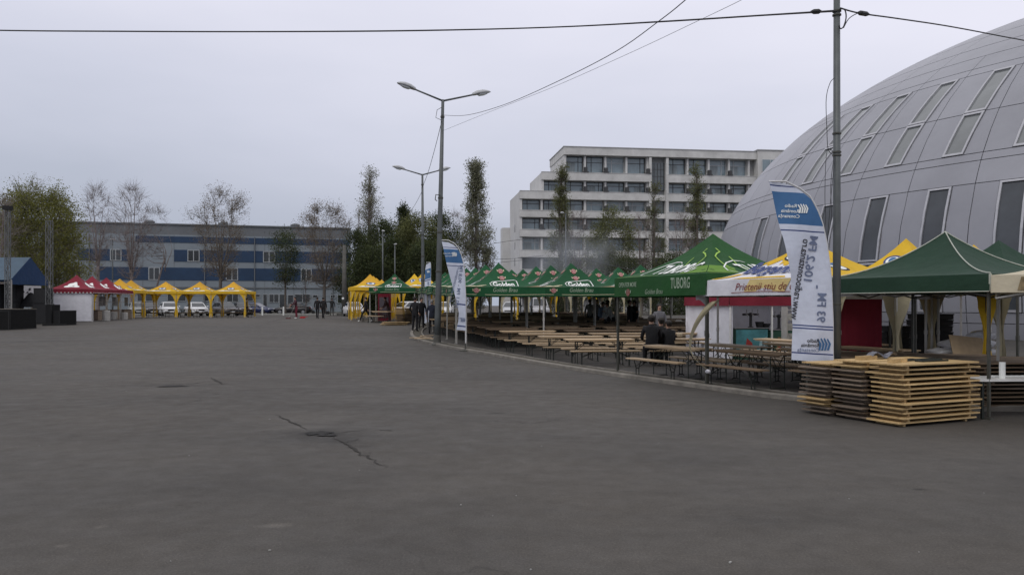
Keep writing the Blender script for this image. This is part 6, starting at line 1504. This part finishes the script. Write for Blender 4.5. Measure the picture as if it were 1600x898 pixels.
def tree(name, label, px, d, pytop, wpx, shape, leaf, ncl, nleaf, lsize, base=.18, twigs=6, tl=.9, tr=None, limbs=7, seed=0, lean=0.0, bk=None, spread=.55, group=None):
    r = random.Random(seed*13+5); nr = np.random.default_rng(seed+3); b = D(px, d); H = A(px, pytop, d).z-b.z; cw = wpx/F*d/2; t = thing(name, label, 'tree', b, 0, group)
    tr = tr or H*.016; z0 = H*base
    nleaf = int(nleaf*((1.9 if shape == 'poplar' else 2.6) if nleaf > 1500 else .5)); lsize *= (.50 if shape == 'vase' else .66) if nleaf > 1500 else .6
    thin = 1.0
    if nleaf <= 1500: twigs = int(twigs*1.1); ncl = int(ncl*1.7); tl *= .85; thin = .62; bk = bk or bark_p
    lob = [(r.uniform(0, 2*pi), r.uniform(.5, 1.0)) for _ in range(5)]
    def rm(q, az):
        if shape == 'poplar': k = (min(1, q/.22)**.6)*((1-q)**1.05)*1.42+.025
        elif shape == 'vase': k = (.30+.75*q**.75)*(1 if q < .72 else max(.22, 1-((q-.72)/.28)**1.6*.85))
        else: k = sqrt(max(.02, 1-(2*q-1)**2))
        return cw*k*(1+.16*sin(az*2+lob[0][0]+q*5)+.13*sin(az*3+lob[1][0]-q*9))
    cl = []
    for i in range(ncl):
        q = r.random()**(.9 if shape != 'poplar' else 1.05); az = r.uniform(0, 2*pi); rad = rm(q, az)*sqrt(r.uniform(.12, 1.0)); cl.append(Vector((rad*cos(az), rad*sin(az), z0+(H-z0)*q)))
    mb = MB(); nodes = []
    def limb(P, r0, r1, n=5):
        Q = bez(P, 8); mb.tube(Q, [r0+(r1-r0)*i/8 for i in range(9)], n)
        for i, q in enumerate(Q):
            if i > 1: nodes.append((q, r0+(r1-r0)*i/8))
    lx = lean*H
    if shape == 'poplar':
        limb([Vector((0, 0, -.2)), Vector((lx*.3, 0, H*.35)), Vector((lx*.7, r.uniform(-.2, .2), H*.7)), Vector((lx, 0, H*.97))], tr, tr*.12, 8)
        for i in range(limbs):
            zz = H*r.uniform(base*.6, .7); az = r.uniform(0, 2*pi); q = min(1, (zz+H*.22-z0)/(H-z0)); e = rm(q, az)*.7
            limb([Vector((0, 0, zz)), Vector((e*.6*cos(az), e*.6*sin(az), zz+H*.08)), Vector((e*cos(az), e*sin(az), zz+H*.24))], tr*.3, tr*.06, 5)
    else:
        zf = z0*.9+.1*H*(1 if shape == 'vase' else .6)
        limb([Vector((0, 0, -.2)), Vector((lx*.4+r.uniform(-.1, .1), 0, zf*.5)), Vector((lx, 0, zf))], tr, tr*.75, 9)
        for i in range(limbs):
            az = 2*pi*i/limbs+r.uniform(-.4, .4); q = r.uniform(.55, .98); e = rm(q, az)*r.uniform(.25, .85); zz = z0+(H-z0)*q; s = Vector((lx, 0, zf*r.uniform(.75, 1.0)))
            m = Vector((lx+e*spread*cos(az), e*spread*sin(az), s.z+(zz-s.z)*.45)); limb([s, s.lerp(m, .5)+Vector((0, 0, -.15)), m, Vector((e*cos(az), e*sin(az), zz))], tr*.5, tr*.05, 6)
    NP_ = np.array([list(n[0]) for n in nodes]); NRad = [n[1] for n in nodes]
    tips = []
    tw = MB()
    for c in cl:
        dv_ = NP_-np.array(c); dist = np.sqrt((dv_**2).sum(1))+np.where(NP_[:, 2] > c.z-.1, 2.5, 0); i = int(dist.argmin()); s = Vector(NP_[i]); m = s.lerp(c, .55)+Vector((r.uniform(-.2, .2), r.uniform(-.2, .2), -.12*(c-s).length))
        rr0 = min(NRad[i]*.6, .05+.002*H); tw.tube([s, m, c], [rr0, rr0*.6, .014], 4, 0, False)
        out_ = Vector((c.x, c.y, 0)); out_ = out_.normalized() if out_.length > .01 else Vector((1, 0, 0))
        for k in range(twigs):
            upb = {'poplar': 1.5, 'vase': 1.0, 'round': .3, 'weep': -.8}[shape]; dd = (Vector((r.gauss(0, .7), r.gauss(0, .7), r.gauss(upb, .7)))+out_*.6).normalized()*tl*r.uniform(.5, 1.25)
            st_ = m.lerp(c, r.uniform(.3, 1)); e = st_+dd; mid_ = st_+dd*.5+Vector((r.gauss(0, .06), r.gauss(0, .06), r.gauss(0, .05)))
            tw.tube([st_, mid_, e], [.016*thin, .011*thin, .005*thin], 3, 0, False); tips += [mid_, e, st_+dd*.8]
    if shape == 'poplar' and leaf == 'poplar': bk = bk or bark_p
    mb.build('trunk', bk or bark, t, True)
    off_ = len(tw.v)
    crown = MB(); crown.v, crown.f, crown.m = tw.v, tw.f, tw.m
    if nleaf:
        n = nleaf; T_ = np.array([list(x) for x in tips]) if tips else np.array([list(c) for c in cl]); base_i = nr.integers(0, len(T_), n); sp = {'poplar': .20, 'vase': .24, 'round': .40, 'weep': .4}[shape]
        P = T_[base_i]+nr.normal(0, sp, (n, 3)); a = nr.normal(0, 1, (n, 3)); a /= np.linalg.norm(a, axis=1, keepdims=True); bb = np.cross(a, nr.normal(0, 1, (n, 3))); bb /= np.linalg.norm(bb, axis=1, keepdims=True)
        s = lsize*nr.uniform(.6, 1.3, (n, 1)); o = len(crown.v)
        q4 = np.stack([P-a*s, P-bb*s*.5, P+a*s, P+bb*s*.5], 1).reshape(-1, 3); crown.v += [tuple(x) for x in q4.tolist()]
        crown.f += [(o+4*i, o+4*i+1, o+4*i+2, o+4*i+3) for i in range(n)]; hh = (base_i*7919 % 11)/11.0; crown.m += [1 if h_ < .55 else 2 for h_ in hh]
    mats = [bk or bark]+list(LF[leaf or 'olive']); crown.build('crown', mats, t)
    return t
tree('willow_tree', 'broad yellow-green tree behind the stage at the far left', 62, 66, 302, 138, 'round', 'willow', 330, 15000, .12, .12, 5, 1.0, seed=1, limbs=9)
tree('willow_tree', 'paler thin topped tree rising above the broad yellow-green one', 52, 72, 290, 120, 'vase', 'willow', 120, 1800, .10, .3, 9, 1.4, seed=2, limbs=9)
tree('bare_tree', 'thin bare tree with pale twigs at the left picture edge', -2, 60, 312, 70, 'vase', 'poplar', 60, 500, .09, .25, 8, 1.3, seed=3)
tree('bare_tree', 'tall narrow bare tree left of the forked one, before the grey building', 153, 95, 289, 52, 'vase', 'rust', 70, 500, .10, .30, 9, 1.6, seed=4, limbs=5, spread=.35)
tree('bare_tree', 'tall bare forked tree before the grey building, second from the left', 205, 95, 291, 78, 'vase', 'rust', 95, 600, .10, .28, 9, 1.6, seed=5, limbs=7)
tree('bare_tree', 'small bare tree leaning right beside the forked one', 237, 97, 318, 46, 'vase', 'rust', 36, 200, .09, .45, 8, 1.3, seed=6, limbs=4, lean=.12, tr=.13)
tree('budding_tree', 'wide budding brown tree before the middle of the grey building', 345, 95, 301, 98, 'vase', 'rust', 120, 3600, .13, .28, 8, 1.3, seed=7, limbs=9)
tree('young_tree', 'small green young tree before the grey building', 446, 95, 365, 42, 'round', 'dark', 60, 2600, .13, .38, 4, .8, seed=8, tr=.14)
tree('budding_tree', 'wide olive-brown budding tree near the right end of the grey building', 507, 92, 326, 88, 'vase', 'rust', 120, 3600, .13, .25, 8, 1.2, seed=9, limbs=9)
tree('budding_tree', 'sapling with few leaves before the ground floor windows', 478, 96, 425, 20, 'poplar', 'dark', 18, 420, .10, .2, 4, .6, seed=33, limbs=3, tr=.07)
tree('poplar_tree', 'tall slim grey-green poplar left of the dark trees', 577, 100, 268, 44, 'poplar', 'poplar', 150, 6500, .13, .10, 6, 1.2, seed=10, limbs=14)
tree('poplar_tree', 'short half-bare poplar just left of the tall slim one', 561, 102, 330, 26, 'poplar', 'poplar', 50, 1200, .12, .10, 6, 1.0, seed=11, limbs=8)
for k, (px, d, top, w, n, lab) in enumerate(((560, 98, 366, 66, 3800, 'low dark tree at the left end of the dark group'), (600, 93, 352, 72, 5200, 'dark tree behind the thin lamp poles'), (632, 101, 326, 52, 5200, 'tallest dark evergreen of the group, left of the lamps'), (655, 90, 336, 84, 7000, 'bushy olive tree between the two street lamps'), (686, 94, 334, 58, 5200, 'dark leafy tree behind the tall leaning lamp'), (615, 88, 384, 90, 5000, 'low dark bush below the dark trees'), (672, 85, 386, 80, 5000, 'low dark bush behind the distant feather flag'), (570, 89, 398, 50, 3000, 'low dark bush right of the concrete pole'))):
    tree('dark_tree', lab, px, d, top, w, 'round' if k != 2 else 'poplar', 'dark' if k not in (3,) else 'olive', 110, n*2, .15, .04, 4, .9, seed=40+k, bk=bark_d, limbs=7)
tree('bare_tree', 'bare rounded tree right of the tall leaning lamp', 712, 98, 331, 62, 'round', 'rust', 90, 300, .09, .2, 9, 1.1, seed=12, limbs=8)
tree('poplar_tree', 'tall full poplar standing alone against the sky left of the hotel', 744, 92, 259, 52, 'poplar', 'poplar', 210, 14000, .14, .03, 6, 1.1, seed=13, limbs=20)
tree('poplar_tree', 'slim dark poplar before the left half of the hotel', 877, 105, 266, 46, 'poplar', 'olive', 160, 7500, .14, .06, 6, 1.1, seed=14, limbs=12)
tree('poplar_tree', 'thin half-bare poplar before the stair tower of the hotel', 1022, 105, 296, 38, 'poplar', 'olive', 80, 2800, .13, .06, 6, 1.1, seed=15, limbs=10)
tree('poplar_tree', 'slim poplar before the right half of the hotel, nearest the dome', 1089, 105, 262, 40, 'poplar', 'olive', 150, 6500, .14, .06, 6, 1.1, seed=16, limbs=12)
tree('leafy_tree', 'round olive green tree in front of the middle of the hotel', 958, 100, 332, 66, 'round', 'olive', 110, 6500, .15, .16, 5, .9, seed=17)
tree('leafy_tree', 'smaller olive tree left of the round one before the hotel', 930, 98, 368, 40, 'round', 'olive', 50, 2000, .14, .2, 5, .8, seed=18)
tree('bare_tree', 'bare tree between the slim poplar and the round olive tree', 905, 103, 330, 62, 'vase', 'rust', 80, 500, .10, .22, 8, 1.1, seed=19)
tree('bare_tree', 'bare tree right of the round olive tree before the hotel', 1002, 103, 338, 60, 'vase', 'rust', 85, 700, .10, .22, 8, 1.1, seed=20)
tree('bare_tree', 'bare tree left of the poplar nearest the dome', 1062, 102, 332, 50, 'vase', 'rust', 70, 500, .10, .22, 8, 1.1, seed=21)
tree('leafy_tree', 'dark bush low before the hotel right of the smoke', 1050, 92, 404, 110, 'round', 'dark', 80, 4200, .15, .02, 4, .8, seed=22, bk=bark_d)
tree('leafy_tree', 'dark bush low before the hotel entrance behind the green tents', 880, 95, 410, 90, 'round', 'dark', 70, 3400, .15, .02, 4, .8, seed=23, bk=bark_d)
tree('leafy_tree', 'dark bush low before the hotel beneath the round olive tree', 968, 94, 406, 90, 'round', 'dark', 70, 3400, .15, .02, 4, .8, seed=24, bk=bark_d)

# grill smoke drifting over the rear green tents
sm = MB(); c = A(866, 402, 58); sm.sphere((0, 0, 0), 1, 18, 12, 0, (4.2, 2.2, 2.6)); so = sm.build('smoke', None, None) if False else None
vm = bpy.data.materials.new('smoke'); vm.use_nodes = True; t_ = vm.node_tree; t_.nodes.clear()
o_ = t_.nodes.new('ShaderNodeOutputMaterial'); pv = t_.nodes.new('ShaderNodeVolumePrincipled'); pv.inputs['Color'].default_value = (.72, .78, .86, 1)
tcn = t_.nodes.new('ShaderNodeTexCoord'); nn_ = t_.nodes.new('ShaderNodeTexNoise'); nn_.inputs['Scale'].default_value = .5; nn_.inputs['Detail'].default_value = 4
t_.links.new(tcn.outputs['Object'], nn_.inputs[0])
ln = t_.nodes.new('ShaderNodeVectorMath'); ln.operation = 'DIVIDE'; ln.inputs[1].default_value = (5.6, 2.6, 3.0); t_.links.new(tcn.outputs['Object'], ln.inputs[0])
le = t_.nodes.new('ShaderNodeVectorMath'); le.operation = 'LENGTH'; t_.links.new(ln.outputs[0], le.inputs[0])
m1 = t_.nodes.new('ShaderNodeMapRange'); m1.inputs[1].default_value = .25; m1.inputs[2].default_value = 1.0; m1.inputs[3].default_value = 1; m1.inputs[4].default_value = 0; t_.links.new(le.outputs['Value'], m1.inputs[0])
m2 = t_.nodes.new('ShaderNodeMapRange'); m2.inputs[1].default_value = .38; m2.inputs[2].default_value = .72; m2.inputs[4].default_value = .28; t_.links.new(nn_.outputs['Fac'], m2.inputs[0])
mm_ = t_.nodes.new('ShaderNodeMath'); mm_.operation = 'MULTIPLY'; t_.links.new(m1.outputs[0], mm_.inputs[0]); t_.links.new(m2.outputs[0], mm_.inputs[1]); t_.links.new(mm_.outputs[0], pv.inputs['Density']); t_.links.new(pv.outputs[0], o_.inputs['Volume'])
sm = MB(); sm.sphere((0, 0, 0), 1, 18, 12, 0, (5.6, 2.6, 3.0)); so = sm.build('smoke', vm); so.location = A(876, 404, 60); so['kind'] = 'stuff'

for o in list(SC.objects):                                   # prototypes that found no place
    if o.parent is None and o.get('category') and o.get('label') == '':
        for c in list(o.children_recursive): bpy.data.objects.remove(c)
        bpy.data.objects.remove(o)
